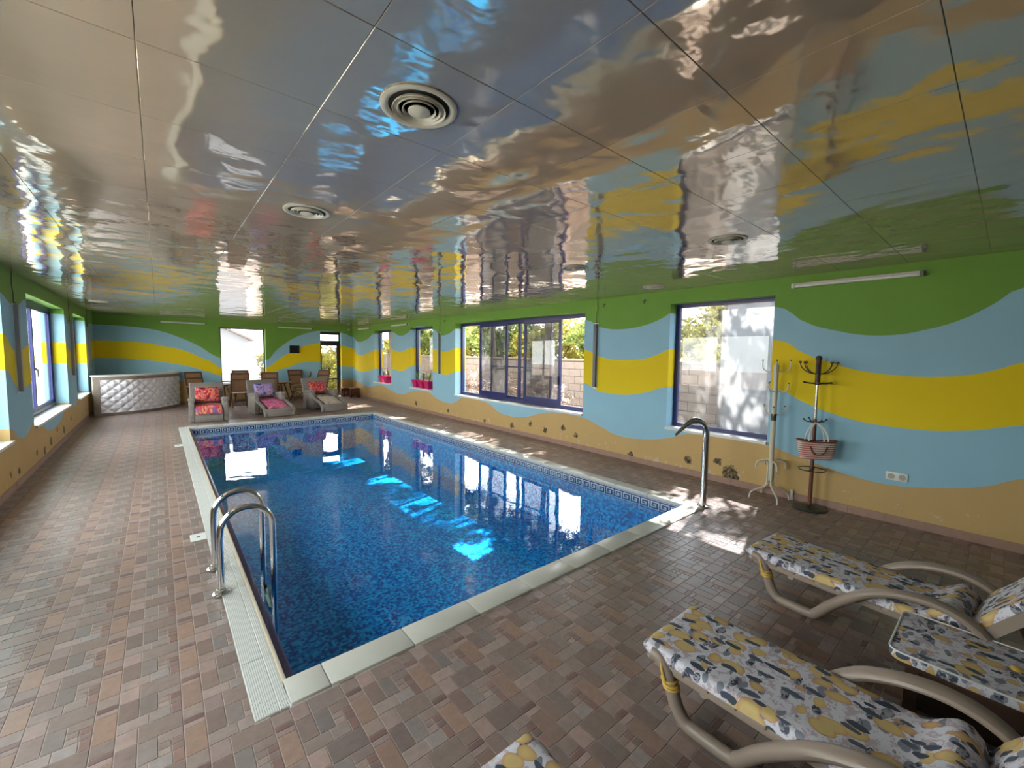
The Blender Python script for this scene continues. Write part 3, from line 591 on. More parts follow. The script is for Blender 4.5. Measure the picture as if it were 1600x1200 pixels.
# ------------------------------------------------------------------ sun loungers
LW = .464; CH = .295
def lounger(label, loc, t, first):
    th = thing('sun_lounger', label, 'sun lounger', loc, t, 'taupe resin loungers with lemon print cushions')
    # local frame: x across (0..LW), y along = -a, z up
    A = lambda a, b, z: (b, -a, z)
    prof = [(.035, .262), (.075, .255), (.105, .215), (.130, .15), (.155, .085), (.195, .038), (.25, .028), (.38, .028), (.42, .050), (.49, .140), (.57, .225), (.66, .305), (.75, .352), (.84, .378), (.93, .384), (1.01, .368), (1.08, .328), (1.14, .262), (1.185, .18), (1.215, .09), (1.235, .02)]
    for sd in (-1, 1):
        def ob(a): q = max(0, min(1, (a-.36)/.32)); o_ = -.012+.052*q*q*(3-2*q); return -o_ if sd < 0 else LW+o_
        b = -.035 if sd < 0 else LW+.035
        pts = catmull([A(a, ob(a), z) for a, z in prof], 4)
        n_ = len(pts); rr = []; fl = []
        for i in range(n_):
            q = i/4; arm = max(0, min(1, (q-10)/3)); rr.append(.029); fl.append((1+.45*arm, 1-.25*arm))
        MB().tube(pts, rr, 12, flat=fl).build('side_loop', m_resin, th)
        o = MB().rbox(-.026, .026, -1.06, -.04, .205, .245, .01, 2, mtx=Matrix.Translation((.034 if sd < 0 else LW-.034, 0, 0))).build('side_rail', m_resin, th)
    MB().rbox(.0, LW, -.075, -.005, .222, .250, .014, 2).build('foot_bar', m_resin, th)
    MB().tube([A(1.15, -.03, .06), A(1.15, LW+.03, .06)], .02, 10).build('rear_stretcher', m_resin, th)
    MB().tube([A(.26, .03, .20), A(.26, LW*.5, .17), A(.26, LW-.03, .20)], .02, 10).build('front_stretcher', m_resin, th)
    for k in range(9):
        a = .10+.107*k; MB().rbox(.0, LW, -a-.085, -a, .232, .247, .005, 1).build('seat_slat', m_resin, th)
    ca, sa = math.cos(math.radians(52)), math.sin(math.radians(52))
    for b in (.0, LW):
        MB().bar(A(1.03, b, .225), A(1.03+.72*ca, b, .225+.72*sa), .045, .045, (0, 1, 1)).build('back_rail', m_resin, th)
    for k in range(6):
        d = .1+.1*k; MB().bar(A(1.03+d*ca, .02, .225+d*sa), A(1.03+d*ca, LW-.02, .225+d*sa), .08, .015, (0, -sa, ca)).build('back_slat', m_resin, th)
    MB().bar(A(1.45, .03, .0), A(1.33, .03, .58), .04, .03).bar(A(1.45, LW-.03, .0), A(1.33, LW-.03, .58), .04, .03).build('back_prop', m_resin, th)
    # cushion: one continuous pad, bulge at the fold, then the sloping back
    path = [(-.02, CH-.018), (.0, CH), (.1, CH+.002), (.3, CH), (.5, CH+.001), (.7, CH), (.86, CH+.002), (.91, CH+.03), (.95, CH+.055), (.99, CH+.05), (1.02, CH+.012), (1.03, CH-.005), (1.05, CH+.035), (1.08, CH+.085)]
    path += [(1.08+ca*d, CH+.085+sa*d) for d in (.12, .3, .5, .62, .66)]
    path = [(v.x, v.y) for v in catmull([(a, z, 0) for a, z in path], 3)]
    th_ = .046; nb = 13; bev = .02; vs, fs, n_ = [], [], len(path)
    cs_ = [(0, -.5), (0, .1), (.006, .36), (.02, .5)]+[(LW*j/8, .5) for j in range(1, 8)]+[(LW-.02, .5), (LW-.006, .36), (LW, .1), (LW, -.5)]
    rnd = random.Random(len(label)); m_ = len(cs_)
    for i, (a, z) in enumerate(path):
        a2, z2 = path[min(i+1, n_-1)]; a1, z1 = path[max(i-1, 0)]; tx, tz = a2-a1, z2-z1; l_ = math.hypot(tx, tz) or 1; nx, nz = -tz/l_, tx/l_
        for b, q in cs_:
            wob = rnd.uniform(-.002, .002); off = (q-.5)*th_ + (wob if q > .4 else 0)
            vs.append(A(a+nx*off, b+(wob if q < .4 else 0), max(z+nz*off, .2475)))
    for i in range(n_-1):
        for j in range(m_-1): fs.append((i*m_+j, (i+1)*m_+j, (i+1)*m_+j+1, i*m_+j+1))
        fs.append((i*m_+m_-1, (i+1)*m_+m_-1, (i+1)*m_, i*m_))
    fs.append(tuple(range(m_))); fs.append(tuple((n_-1)*m_+j for j in range(m_))[::-1])
    cu = MB().add(vs, fs).build('lounger_cushion', m_lemon, th, 50); tag(cu, 'lemon print cushion with navy leaves')
    for b in (.012, LW-.012):
        ti = MB()
        for z, a in ((.185, .117), (.168, .124), (.156, .128)):
            ti.tube([(b+.031*math.cos(2*PI*k/12), -a+.031*math.sin(2*PI*k/12), z) for k in range(13)], .0065, 6, caps=False)
        s_ = 1 if b > .1 else -1
        ti.tube([(b+.02*s_, -.085, .26), (b+.033*s_, -.10, .225), (b+.034*s_, -.118, .18)], .006, 6)
        ti.build('ribbon_tie', m_tie, cu)
    return th
lounger('taupe resin lounger with lemon print cushion in the front centre, beside the dark side table', (1.661, 1.002, 0), -.015, True)
lounger('taupe resin lounger with lemon print cushion closest to the right wall and coat stands', (3.052, 1.093, 0), -.096, False)
lounger('lemon print lounger of which only a cushion corner shows at the bottom edge', (.481, .992, 0), 0.0, False)
# side table with a folded cushion on it
tb = thing('side_table', 'low dark wooden side table under a lemon print pad, between two loungers', 'table', (2.675, 0, 0))
MB().rbox(-.20, .20, -.62, .25, .245, .272, .006, 2).build('table_top', m_wood, tb)
for x in (-.175, .175):
    for y in (-.58, .20): MB().box(x-.022, x+.022, y-.022, y+.022, 0, .245).build('leg', m_wood, tb, 0)
for x in (-.175, .175): MB().box(x-.01, x+.01, -.558, .178, .17, .245).build('apron', m_wood, tb, 0)
for y in (-.58, .20): MB().box(-.153, .153, y-.01, y+.01, .17, .245).build('apron', m_wood, tb, 0)
MB().box(-.17, .17, -.57, .19, .06, .075).build('shelf', m_wood, tb, 0)
def pad(w_, l_, t_, r_, nseg=5):
    bm = bmesh.new(); vs = []
    for cx, cy_, a0 in ((w_/2-r_, l_/2-r_, 0), (-w_/2+r_, l_/2-r_, PI/2), (-w_/2+r_, -l_/2+r_, PI), (w_/2-r_, -l_/2+r_, 3*PI/2)):
        for k in range(nseg+1): a = a0+PI/2*k/nseg; vs.append((cx+r_*math.cos(a), cy_+r_*math.sin(a)))
    mb = MB(); n_ = len(vs); rings = [(1, 0), (1.012, .25*t_), (1.012, .75*t_), (1, t_), (.97, t_*1.04)]
    allv = [(x*s, y*s, z) for s, z in rings for x, y in vs]
    fs = [(i*n_+j, i*n_+(j+1) % n_, (i+1)*n_+(j+1) % n_, (i+1)*n_+j) for i in range(len(rings)-1) for j in range(n_)]
    fs += [tuple(range(n_))[::-1], tuple((len(rings)-1)*n_+j for j in range(n_))]; mb.add(allv, fs); return mb, vs
cp_ = thing('seat_cushion', 'flat lemon print cushion with white piping and round corners on the dark side table', 'cushion', (2.675, -.19, .2725))
mb, ring = pad(.435, .93, .04, .045); mb.build('pad', m_lemon2, cp_)
MB().tube([(x*1.01, y*1.01, .040) for x, y in ring+ring[:1]], .0045, 6, caps=False).build('piping', m_piping, cp_)
MB().lathe([(.0, .0), (.018, .0), (.02, .006), (.012, .012), (0, .013)], 12, c=(.02, .1, .0415)).build('button', m_tie, cp_)
# ------------------------------------------------------------------ coat stands and bag
cs1 = thing('coat_stand', 'cream white metal coat stand with curved feet, left of the brown one', 'coat stand', (5.235, 1.68, 0), .3)
MB().tube([(0, 0, .22), (0, 0, .9)], .026, 12).build('lower_pole', m_cream, cs1)
MB().tube([(0, 0, .9), (0, 0, .975)], .027, 12).build('dark_band', m_wood, cs1)
MB().tube([(0, 0, .975), (0, 0, 1.49)], .025, 12).build('upper_pole', m_cream, cs1)
MB().lathe([(.0, 1.53), (.018, 1.525), (.027, 1.51), (.027, 1.495), (.021, 1.485)][::-1], 16).build('finial', m_cream, cs1)
for k in range(4):
    a = PI/2*k+.4; c_, s_ = math.cos(a), math.sin(a)
    pts = catmull([(c_*r, s_*r, z) for r, z in ((.024, .42), (.03, .30), (.032, .19), (.06, .14), (.13, .11), (.19, .075), (.205, .03), (.205, .006))], 4)
    MB().tube(pts, .0105, 9).build('leg', m_cream, cs1)
    pts = catmull([(c_*r, s_*r, z) for r, z in ((.028, .40), (.05, .44), (.10, .44), (.145, .42), (.155, .36))], 4)
    h_ = MB().tube(pts, .010, 9).build('umbrella_hook', m_cream, cs1)
for i, (z, n_, ln_) in enumerate(((1.47, 4, .13), (1.25, 3, .12), (.99, 3, .11))):
    for k in range(n_):
        a = 2*PI*k/n_+.5*i; c_, s_ = math.cos(a), math.sin(a)
        pts = catmull([(c_*r, s_*r, z_) for r, z_ in ((.02, z-.02), (.06, z-.03), (ln_-.02, z-.01), (ln_, z+.03), (ln_+.002, z+.07 if i else z+.10))], 4)
        hk = MB().tube(pts, .0055, 8).build('hook', m_cream, cs1)
        MB().lathe([(0, -.009), (.008, -.005), (.009, 0), (.008, .005), (0, .009)], 8, c=tuple(pts[-1])).build('hook_tip', m_wood, hk)
BX, BY = 5.26, 1.30
cs2 = thing('coat_stand', 'dark brown wooden coat stand with round green base holding a striped bag', 'coat stand', (BX, BY, 0))
MB().lathe([(.0, 0), (.155, 0), (.158, .008), (.15, .02), (.06, .035), (.03, .045), (0, .046)], 28).build('base', m_green, cs2)
MB().tube([(0, 0, .04), (0, 0, .42)], .019, 12).build('lower_pole', m_rust, cs2)
MB().tube([(0, 0, .42), (0, 0, .455)], .022, 12).build('collar', m_green, cs2)
MB().tube([(0, 0, .455), (0, 0, .96)], .018, 12).build('middle_pole', m_rust, cs2)
MB().tube([(0, 0, .96), (0, 0, 1.32)], .014, 12).build('steel_pole', m_steel2, cs2)
MB().tube([(0, 0, 1.32), (0, 0, 1.58)], .024, 12).build('head', m_wood, cs2)
MB().lathe([(.0, 1.565), (.02, 1.57), (.03, 1.59), (.028, 1.61), (.015, 1.625), (0, 1.628)], 14).build('finial', m_wood, cs2)
for k in range(8):
    a = 2*PI*k/8+.2; c_, s_ = math.cos(a), math.sin(a)
    pts = catmull([(c_*r, s_*r, z) for r, z in ((.02, 1.435), (.07, 1.445), (.12, 1.475), (.15, 1.515), (.158, 1.555))], 4)
    hk = MB().tube(pts, .005, 8).build('hook', m_green, cs2)
    MB().lathe([(0, -.014), (.012, -.009), (.015, 0), (.012, .009), (0, .014)], 10, c=tuple(pts[-1])).build('hook_knob', m_rust, hk)
for k in range(4):
    a = PI/2*k+.3; c_, s_ = math.cos(a), math.sin(a)
    pg = MB().tube([(c_*.02, s_*.02, 1.335), (c_*.07, s_*.07, 1.338), (c_*.11, s_*.11, 1.345)], .008, 8).build('peg', m_wood, cs2)
    MB().lathe([(0, -.013), (.013, -.006), (.013, .006), (0, .013)], 8, c=(c_*.113, s_*.113, 1.346)).build('peg_knob', m_wood, pg)
for k in range(4):
    a = PI/2*k+.75; c_, s_ = math.cos(a), math.sin(a)
    hk = MB().tube([(c_*.018, s_*.018, .93), (c_*.08, s_*.08, .935), (c_*.11, s_*.11, .955)], .006, 8).build('small_hook', m_green, cs2)
    MB().lathe([(0, -.012), (.012, 0), (0, .012)], 8, c=(c_*.112, s_*.112, .96)).build('hook_knob', m_green, hk)
MB().tube([(.12*math.cos(2*PI*k/28), .12*math.sin(2*PI*k/28), .425) for k in range(29)], .0055, 8, caps=False).tube([(-.12, 0, .425), (.12, 0, .425)], .005, 8).build('umbrella_ring', m_green, cs2)
bagt = thing('beach_bag', 'red and white striped straw beach bag hanging on the brown coat stand', 'bag', (BX-.10, BY-.05, .56), -math.radians(54))
def bagf(u, v):
    a = 2*PI*u; rx, ry = .145+.035*v, .035+.022*v; s = abs(math.cos(a))**.6*(1 if math.cos(a) > 0 else -1); c2 = abs(math.sin(a))**.8*(1 if math.sin(a) > 0 else -1)
    return (rx*s, ry*c2, .2*v-.022*(1-abs(s))*v)
mb = MB(); mb.grid(bagf, 41, 9); mb.add([bagf(i/40, 0) for i in range(40)], [tuple(range(40))[::-1]]); mb.build('bag_body', m_bag, bagt, 60)
MB().tube([bagf(i/40, 1.0) for i in range(41)], .007, 6, caps=False).build('bag_rim', m_leath, bagt)
for y in (-.045, .05):
    MB().tube(catmull([(-.09, y, .17), (-.075, y*.8, .27), (-.02, y*.2+.03, .36), (.02, y*.2+.03, .36), (.075, y*.8, .27), (.09, y, .17)], 5), .0075, 8).build('handle', m_rope, bagt)
MB().tube(catmull([(-.075, -.054, .14), (-.05, -.058, .075), (0, -.06, .055), (.05, -.058, .075), (.075, -.054, .14)], 5), .006, 8).build('front_strap', m_leath, bagt)
# ------------------------------------------------------------------ wall fittings
m_sockd = M('socket_well', (.42, .40, .36), .5)
sk = thing('power_socket', 'white double power socket low on the right wall', 'socket', (XR-.001, .655, .465))
MB().rbox(-.012, 0, -.08, .08, -.04, .04, .004, 2).build('plate', m_plast, sk)
for y in (-.04, .04):
    MB().lathe([(.027, 0), (.027, .002), (.024, .003), (.021, -.004), (0, -.004)], 18, mtx=Matrix.Translation((-.0125, y, 0)) @ Matrix.Rotation(-PI/2, 4, 'Y')).build('socket', m_sockd, sk)
def tubelight(loc, rz, label, ln_=1.05):
    t = thing('tube_light', label, 'lamp', loc, rz, 'fluorescent tube lamps on the walls')
    MB().rbox(-ln_/2, ln_/2, 0, .03, -.012, .035, .004, 1).build('housing', m_lampw, t)
    MB().tube([(-ln_/2+.03, -.018, 0), (ln_/2-.03, -.018, 0)], .0145, 12).build('tube', m_tube, t)
    for s_ in (-1, 1): MB().rbox(s_*(ln_/2-.012)-.015, s_*(ln_/2-.012)+.015, -.036, .004, -.02, .03, .004, 1).build('end_cap', m_lampw if s_ < 0 else m_heat, t)
    return t
tubelight((XR-.031, 1.10, 2.385), -PI/2, 'long white tube lamp on the right wall above the coat stands')
tubelight((XR-.031, 11.55, 2.39), -PI/2, 'white tube lamp on right wall between the two narrow windows')
tubelight((XR-.031, 14.3, 2.39), -PI/2, 'white tube lamp on right wall nearest the far corner')
tubelight((.60, YB-.031, 2.37), 0, 'white tube lamp on the back wall left of the window')
tubelight((3.55, YB-.031, 2.365), 0, 'white tube lamp on the back wall right of the window')
m_heat2 = M('light_grey_heater_body', (.27, .275, .29), .45)
def heater(x, y, sgn, label):
    t = thing('wall_heater', label, 'wall fixture', (x, y, 0), 0, 'slim vertical fixtures on the walls')
    o = lambda a, b: (min(sgn*a, sgn*b), max(sgn*a, sgn*b))
    MB().rbox(*o(.008, .05), -.03, .03, 1.08, 2.10, .004, 1).build('body', m_heat if sgn < 0 else m_heat2, t)
    MB().box(*o(0.0005, .008), -.036, .036, 1.06, 2.12).build('back_plate', m_sill, t, 0)
    MB().tube([(sgn*.012, 0, 2.11), (sgn*.012, .01, 2.22), (sgn*.008, -.015, 2.34), (sgn*.012, 0, H-.002)], .004, 6).build('cable', m_black, t)
    MB().tube([(sgn*.008, -.04, 2.12), (sgn*.03, 0, 2.125), (sgn*.008, .04, 2.12)], .004, 6).build('bracket', m_black, t)
heater(XR, 4.36, -1, 'slim dark vertical fixture with cable between the sliding and the large right window')
heater(XR, 9.30, -1, 'slim dark vertical fixture with cable left of the sliding window')
heater(XL, 7.55, 1, 'slim grey vertical fixture with cable on the nearest left wall pier in view')
heater(XL, 11.62, 1, 'slim grey vertical fixture with cable between the farther left windows')
heater(XL, 14.25, 1, 'slim grey vertical fixture with cable at the far left corner')
heater(XL, 3.6, 1, 'slim grey vertical fixture with cable on the left wall nearest the camera')
for y, lb in ((3.49, 'small dark hook under the ceiling just left of the large right window'), (4.21, 'small dark hook beside the cable of the vertical fixture on the right wall'), (9.05, 'small dark hook on right wall left of the sliding window')):
    t = thing('wall_hook', lb, 'hook', (XR, y, 2.385)); MB().tube([(-.0005, 0, .02), (-.02, 0, .02), (-.035, 0, .005), (-.03, 0, -.02), (-.015, 0, -.024)], .006, 8).build('hook_arm', m_black, t); MB().lathe([(.015, 0), (.015, .004), (0, .005)], 12, mtx=Matrix.Translation((0, 0, .02)) @ Matrix.Rotation(-PI/2, 4, 'Y')).build('hook_plate', m_black, t)
t = thing('pipe_stub', 'small white pipe stub at the skirting behind the brown coat stand', 'pipe', (XR-.03, 1.51, 0)); MB().lathe([(.014, .001), (.014, .12), (.011, .122), (.011, .10), (0, .10)], 14).build('pipe', m_plast, t); MB().lathe([(.019, .001), (.019, .02), (.014, .022)], 14).build('pipe_collar', m_plast, t)
t = thing('television', 'small black screen mounted high on the back wall', 'screen', (3.5, YB-.001, 1.66))
MB().rbox(-.15, .15, -.05, -.02, -.13, .13, .006, 2).build('screen_body', m_black, t); MB().box(-.135, .135, -.0515, -.0502, -.11, .115).build('screen', M('dark_screen', (.012, .012, .016), .45, spec=.2), t, 0); MB().box(-.06, .06, -.02, 0, -.05, .05).build('wall_bracket', m_black, t, 0)
t = thing('corner_camera', 'tiny white camera in the far right corner under the ceiling', 'camera', (5.30, YB-.001, 2.40)); MB().rbox(-.03, .03, -.10, -.03, -.03, .03, .01, 2).build('camera_body', m_lampw, t); MB().lathe([(.018, 0), (.018, .01), (0, .01)], 14, mtx=Matrix.Translation((0, -.10, 0)) @ Matrix.Rotation(PI/2, 4, 'X')).build('lens', m_black, t); MB().box(-.012, .012, -.03, 0, -.012, .012).build('mount', m_black, t, 0)
# ceiling vents
def vent(x, y, r, label):
    t = thing('ceiling_vent', label, 'vent', (x, y, H), 0, 'round ceiling air vents')
    MB().lathe([(r, -.0008), (r, -.005), (r*.95, -.009), (r*.86, -.009), (r*.80, -.004), (r*.79, -.0008)], 40).build('rim', m_vent, t)
    MB().lathe([(0, -.0012), (r*.79, -.0012), (r*.79, -.0006)], 32).build('shade_disc', m_ventd, t)  # flat disc, shade of the vent recess put into its dark colour
    for k, q in enumerate((.69, .56, .43)):
        MB().lathe([(r*(q-.055), -.0015), (r*(q-.02), -.012), (r*q, -.015), (r*(q+.01), -.014), (r*(q-.015), -.006)], 36).build('ring', m_vent, t)
    MB().lathe([(r*.12, -.0015), (r*.29, -.014), (r*.285, -.018), (r*.15, -.024), (0, -.026)], 30).build('cone', m_vent, t)
VL = ['large round cream ceiling vent nearest the camera over the pool edge', 'round cream ceiling vent, second in the row over the left pool edge', 'round ceiling vent over the near right pool corner', 'round ceiling vent in front of the sliding window, second over the right pool edge', 'small round ceiling vent beside the right wall', 'round ceiling vent by the far left wall', 'third round ceiling vent over the right pool edge', 'third round ceiling vent over the left pool edge']
for (x, y), lb in zip(VENTS[:6], VL): vent(x, y, .14, lb)
# skimmer lids set in the floor beside the gutter
for y, lb in ((4.38, 'square white skimmer lid in the floor beside the pool ladder'), (8.85, 'square white skimmer lid in the floor by the far pool edge')):
    t = thing('skimmer_lid', lb, 'lid', (.205, y, .0005)); MB().rbox(-.055, .055, -.085, .085, 0, .006, .002, 1).build('lid_plate', m_plast, t); MB().lathe([(.014, .006), (.014, .0075), (0, .008)], 12).build('finger_hole', m_heat, t)
# flower pots
def pot(y, wv, hv, label, seed):
    t = thing('flower_pot', label, 'flower pot', (XR+.055, y, .631), 0, 'magenta plastic flower pots on the narrow sills')
    def sq(s, z): return [(-s, -s, z), (s, -s, z), (s, s, z), (-s, s, z)]
    b, c_ = wv*.36, wv*.5; vs = sq(b, .006)+sq(c_, hv*.8)+sq(c_*1.06, hv*.8)+sq(c_*1.08, hv)+sq(c_*.97, hv)+sq(c_*.9, hv*.85)
    fs = [(3, 2, 1, 0)]+[(i*4+j, i*4+(j+1) % 4, (i+1)*4+(j+1) % 4, (i+1)*4+j) for i in range(5) for j in range(4)]+[(20, 21, 22, 23)]
    MB().add(vs, fs).build('pot_body', m_pot, t, 0); MB().rbox(-b*1.2, b*1.2, -b*1.2, b*1.2, .0005, .012, .003, 1).build('saucer', m_plast, t)
    rn = random.Random(seed); mb = MB()
    for k in range(11):
        a = rn.uniform(0, 2*PI); ln_ = rn.uniform(.10, .24); sp2 = rn.uniform(.03, .09); pts = [Vector((0, 0, hv*.85)), Vector((math.cos(a)*sp2*.4, math.sin(a)*sp2*.4, hv+ln_*.6)), Vector((math.cos(a)*sp2, math.sin(a)*sp2, hv+ln_))]
        n_ = Vector((-math.sin(a), math.cos(a), 0)); ww = (.012, .022, .002)
        mb.add([p_+n_*w_*s_ for p_, w_ in zip(pts, ww) for s_ in (-1, 1)], [(0, 1, 3, 2), (2, 3, 5, 4)])
    mb.build('leaves', m_leaf, t)
for i, y in enumerate((10.62, 10.28, 9.94)): pot(y, .23, .22, 'magenta square flower pot, %s of three on the nearer narrow sill' % ('leftmost', 'middle one', 'rightmost')[i], i)
for i, y in enumerate((12.95, 12.58)): pot(y, .23, .22, 'magenta square flower pot, %s of two on the farther narrow sill' % ('left', 'right')[i], 9+i)
# ------------------------------------------------------------------ bar counter
bar = thing('bar_counter', 'curved white tufted bar counter with pale wooden frame in the far left corner', 'bar', (0, 0, 0))
bp = catmull([(-1.20, 13.72, 0), (-.9, 13.80, 0), (-.5, 13.97, 0), (-.15, 14.30, 0), (.12, 14.68, 0), (.32, 15.05, 0), (.42, 15.45, 0)], 10)
bl = [0]
for a, b in zip(bp[:-1], bp[1:]): bl.append(bl[-1]+(b-a).length)
def bat(s):
    s *= bl[-1]
    for i in range(len(bp)-1):
        if s <= bl[i+1] or i == len(bp)-2:
            t = (s-bl[i])/(bl[i+1]-bl[i]); p = bp[i].lerp(bp[i+1], t); d = (bp[i+1]-bp[i]).normalized(); return p, Vector((d.y, -d.x, 0))
def strip(s0, s1, z0, z1, o0, o1, n=40):
    mb = MB(); vs = []
    for i in range(n+1):
        p, nn_ = bat(s0+(s1-s0)*i/n)
        for o, z in ((o0, z0), (o1, z0), (o1, z1), (o0, z1)): vs.append((p.x+nn_.x*o, p.y+nn_.y*o, z))
    fs = [(i*4+j, i*4+(j+1) % 4, (i+1)*4+(j+1) % 4, (i+1)*4+j) for i in range(n) for j in range(4)]+[(3, 2, 1, 0), (n*4, n*4+1, n*4+2, n*4+3)]
    return mb.add(vs, fs)
strip(0, 1, .002, .92, -.10, -.015).build('bar_core', m_barwood, bar, 30)
strip(0, 1, .935, .965, -.30, .035).build('bar_top', m_sill, bar, 30)
strip(0, 1, .86, .934, -.012, .02).build('top_rail', m_barwood, bar, 30)
strip(0, 1, .002, .07, -.012, .02).build('bottom_rail', m_barwood, bar, 30)
strip(0, .045, .071, .859, -.012, .02, 4).build('end_post', m_barwood, bar, 30); strip(.975, 1, .071, .859, -.012, .02, 4).build('end_post', m_barwood, bar, 30)
NU, NV = 20, 8
def tf(u, v):
    p, nn_ = bat(.047+.926*u); a, b = u*NU, v*NV
    d1 = abs(((a+b)/2) % 1-.5)*2; d2 = abs(((a-b)/2) % 1-.5)*2      # 1 on the creases
    h = .046*(1-max(d1, d2)**2.2)*(1-.5*min(d1, d2)**4)
    return (p.x+nn_.x*(-.006+h), p.y+nn_.y*(-.006+h), .072+.786*v)
MB().grid(tf, 161, 65).build('tufted_panel', m_tuft, bar, 180)
mb = MB()
for i in range(NU+1):
    for j in range(1, NV):
        if (i+j) % 2 == 1 and 0 < i < NU:
            p, nn_ = bat(.047+.926*i/NU); mb.lathe([(0, 0), (.019, 0), (.014, .010), (0, .012)], 8, mtx=Matrix.Translation((p.x-nn_.x*.004, p.y-nn_.y*.004, .072+.786*j/NV)) @ nn_.to_track_quat('Z', 'Y').to_matrix().to_4x4())
tag(mb.build('tuft_buttons', m_btn, bar), kind='stuff')
t = thing('serving_tray', 'small white tray on the right end of the bar', 'tray', (.30, 15.28, .9655), .3); MB().lathe([(0, 0), (.10, 0), (.13, .02), (.126, .024), (.097, .006), (0, .006)], 24).build('tray_dish', m_plast, t); MB().tube([(.13*math.cos(2*PI*k/24), .13*math.sin(2*PI*k/24), .022) for k in range(25)], .004, 6, caps=False).build('tray_rim', m_plast, t)
# ------------------------------------------------------------------ wicker loungers
def soft(w_, l_, h_, n_=9, puff=.25):
    mb = MB()
    def side(sg):
        def f(u, v):
            x, y = (u-.5)*2, (v-.5)*2; e = (1-abs(x)**4)*(1-abs(y)**4)
            return (x*w_/2*(1-.04*(1-e)), y*l_/2*(1-.04*(1-e)), sg*h_/2*max(e, 0)**.5)
        return f
    mb.grid(side(1), n_, n_); a = MB().grid(side(-1), n_, n_); mb.add(a.v, [f[::-1] for f in a.f]); return mb
def wicker_chair(loc, rz, label, foot, tw, cu, tlabel, clabel):
    t = thing('wicker_lounger', label, 'armchair', loc, rz, 'grey wicker lounge chairs at the far pool end')
    W2 = .36; D = .66     # local: front towards -y
    MB().rbox(-W2+.105, W2-.105, .0, D, .03, .33, .03, 3).build('seat_base', m_wick, t)
    for s_ in (-1, 1):
        cx = s_*(W2-.055)
        def armf(u, v): a = 2*PI*v; return (cx+.062*math.cos(a)*(1+.10*math.sin(u*PI)), -.02+u*(D+.02), .50+.045*math.sin(a)-.05*u*u)
        MB().grid(armf, 8, 13).tube([(cx, -.018, .50), (cx, -.032, .50)], [.06, .02], 12).build('armrest', m_wick, t, 60)
        MB().rbox(cx-.05, cx+.05, -.005, D, .01, .49, .02, 2).build('side_panel', m_wick, t)
    mt = Matrix.Translation((0, D-.02, .30)) @ Matrix.Rotation(math.radians(-24), 4, 'X')
    MB().rbox(-W2+.03, W2-.03, -.02, .05, 0, .58, .024, 3, mtx=mt).build('backrest', m_wick, t)
    zt = lambda y: .36 if y > .02 else .36-.16*(y-.02)/(-.66)*1.0     # top of seat and sloping footrest
    if foot:
        MB().grid(lambda u, v: ((v-.5)*2*(W2-.05), .03-.70*u, zt(.03-.70*u)-.012), 8, 6).build('footrest_top', m_wick, t, 60)
        for s_ in (-1, 1):
            pts = catmull([(s_*(W2-.05), .0, .345), (s_*(W2-.05), -.3, .29), (s_*(W2-.05), -.56, .23), (s_*(W2-.05), -.66, .15), (s_*(W2-.05), -.69, .04)], 4); MB().tube(pts, .042, 10).build('footrest_side', m_wick, t)
        MB().rbox(-W2+.01, W2-.01, -.705, -.66, .02, .215, .015, 2).build('footrest_front', m_wick, t)
    else:
        MB().rbox(-W2+.105, W2-.105, -.022, -.001, .01, .22, .008, 2).build('front_panel', m_wick, t)
    R = Matrix.Rotation(rz, 4, 'Z'); base = Vector(loc)
    path = [(D-.16, .352), (.3, .352), (.08, .352)]
    path += [(-.1, zt(-.1)+.012), (-.3, zt(-.3)+.012), (-.5, zt(-.5)+.012), (-.62, zt(-.62)+.010), (-.66, zt(-.66)+.008)] if foot else [(.02, .350), (-.025, .325), (-.036, .27), (-.040, .19)]
    path = [(v.x, v.y) for v in catmull([(y, z, 0) for y, z in path], 3)]
    n_ = len(path); ny = 11; wd = .23 if foot else .235; mb = MB(); vs, fs = [], []
    for lay in (0, 1):
        for i, (y, z) in enumerate(path):
            y1, z1 = path[max(i-1, 0)]; y2, z2 = path[min(i+1, n_-1)]; ty, tz = y2-y1, z2-z1; l_ = math.hypot(ty, tz) or 1; oy, oz = (tz/l_, -ty/l_)
            off = .022 if lay else .001
            for j in range(ny):
                v = j/(ny-1)*2-1; e = off*(1-.8*abs(v)**6)+(.006*math.sin(v*7+i*.8) if lay else 0); vs.append((v*wd, y+oy*e, z+oz*e))
    for lay in (0, 1):
        b0 = lay*n_*ny
        for i in range(n_-1):
            for j in range(ny-1):
                f = (b0+i*ny+j, b0+i*ny+j+1, b0+(i+1)*ny+j+1, b0+(i+1)*ny+j); fs.append(f if lay == 0 else f[::-1])
    o = mb.add(vs, fs).build('beach_towel' if foot else 'seat_pad', tw, None, 60); o.location = base; o.rotation_euler.z = rz; tag(o, tlabel, 'towel' if foot else 'cushion')
    pl = soft(.47, .36, .13).build('pillow', cu, None, 60)
    pl.matrix_world = Matrix.Translation(base) @ R @ Matrix.Translation((0, D-.13, .575)) @ Matrix.Rotation(math.radians(66), 4, 'X')
    tag(pl, clabel, 'pillow')
wicker_chair((.82, 11.42, 0), -.03, 'grey wicker armchair at far pool end, leftmost of three', False, m_tw1, m_cu1, 'red and blue patterned seat pad on the leftmost wicker chair', 'red and orange printed pillow on the leftmost wicker chair')
wicker_chair((2.14, 12.05, 0), .10, 'grey wicker chaise with pink towel, middle one of three at far pool end', True, m_tw2, m_cu2, 'pink wavy towel on the middle wicker chaise', 'lilac printed pillow on the middle wicker chaise')
wicker_chair((3.50, 12.25, 0), .08, 'grey wicker chaise with beige towel, rightmost of three at far pool end', True, m_tw3, m_cu3, 'beige towel with dark marks on the rightmost wicker chaise', 'crimson printed pillow on the rightmost wicker chaise')
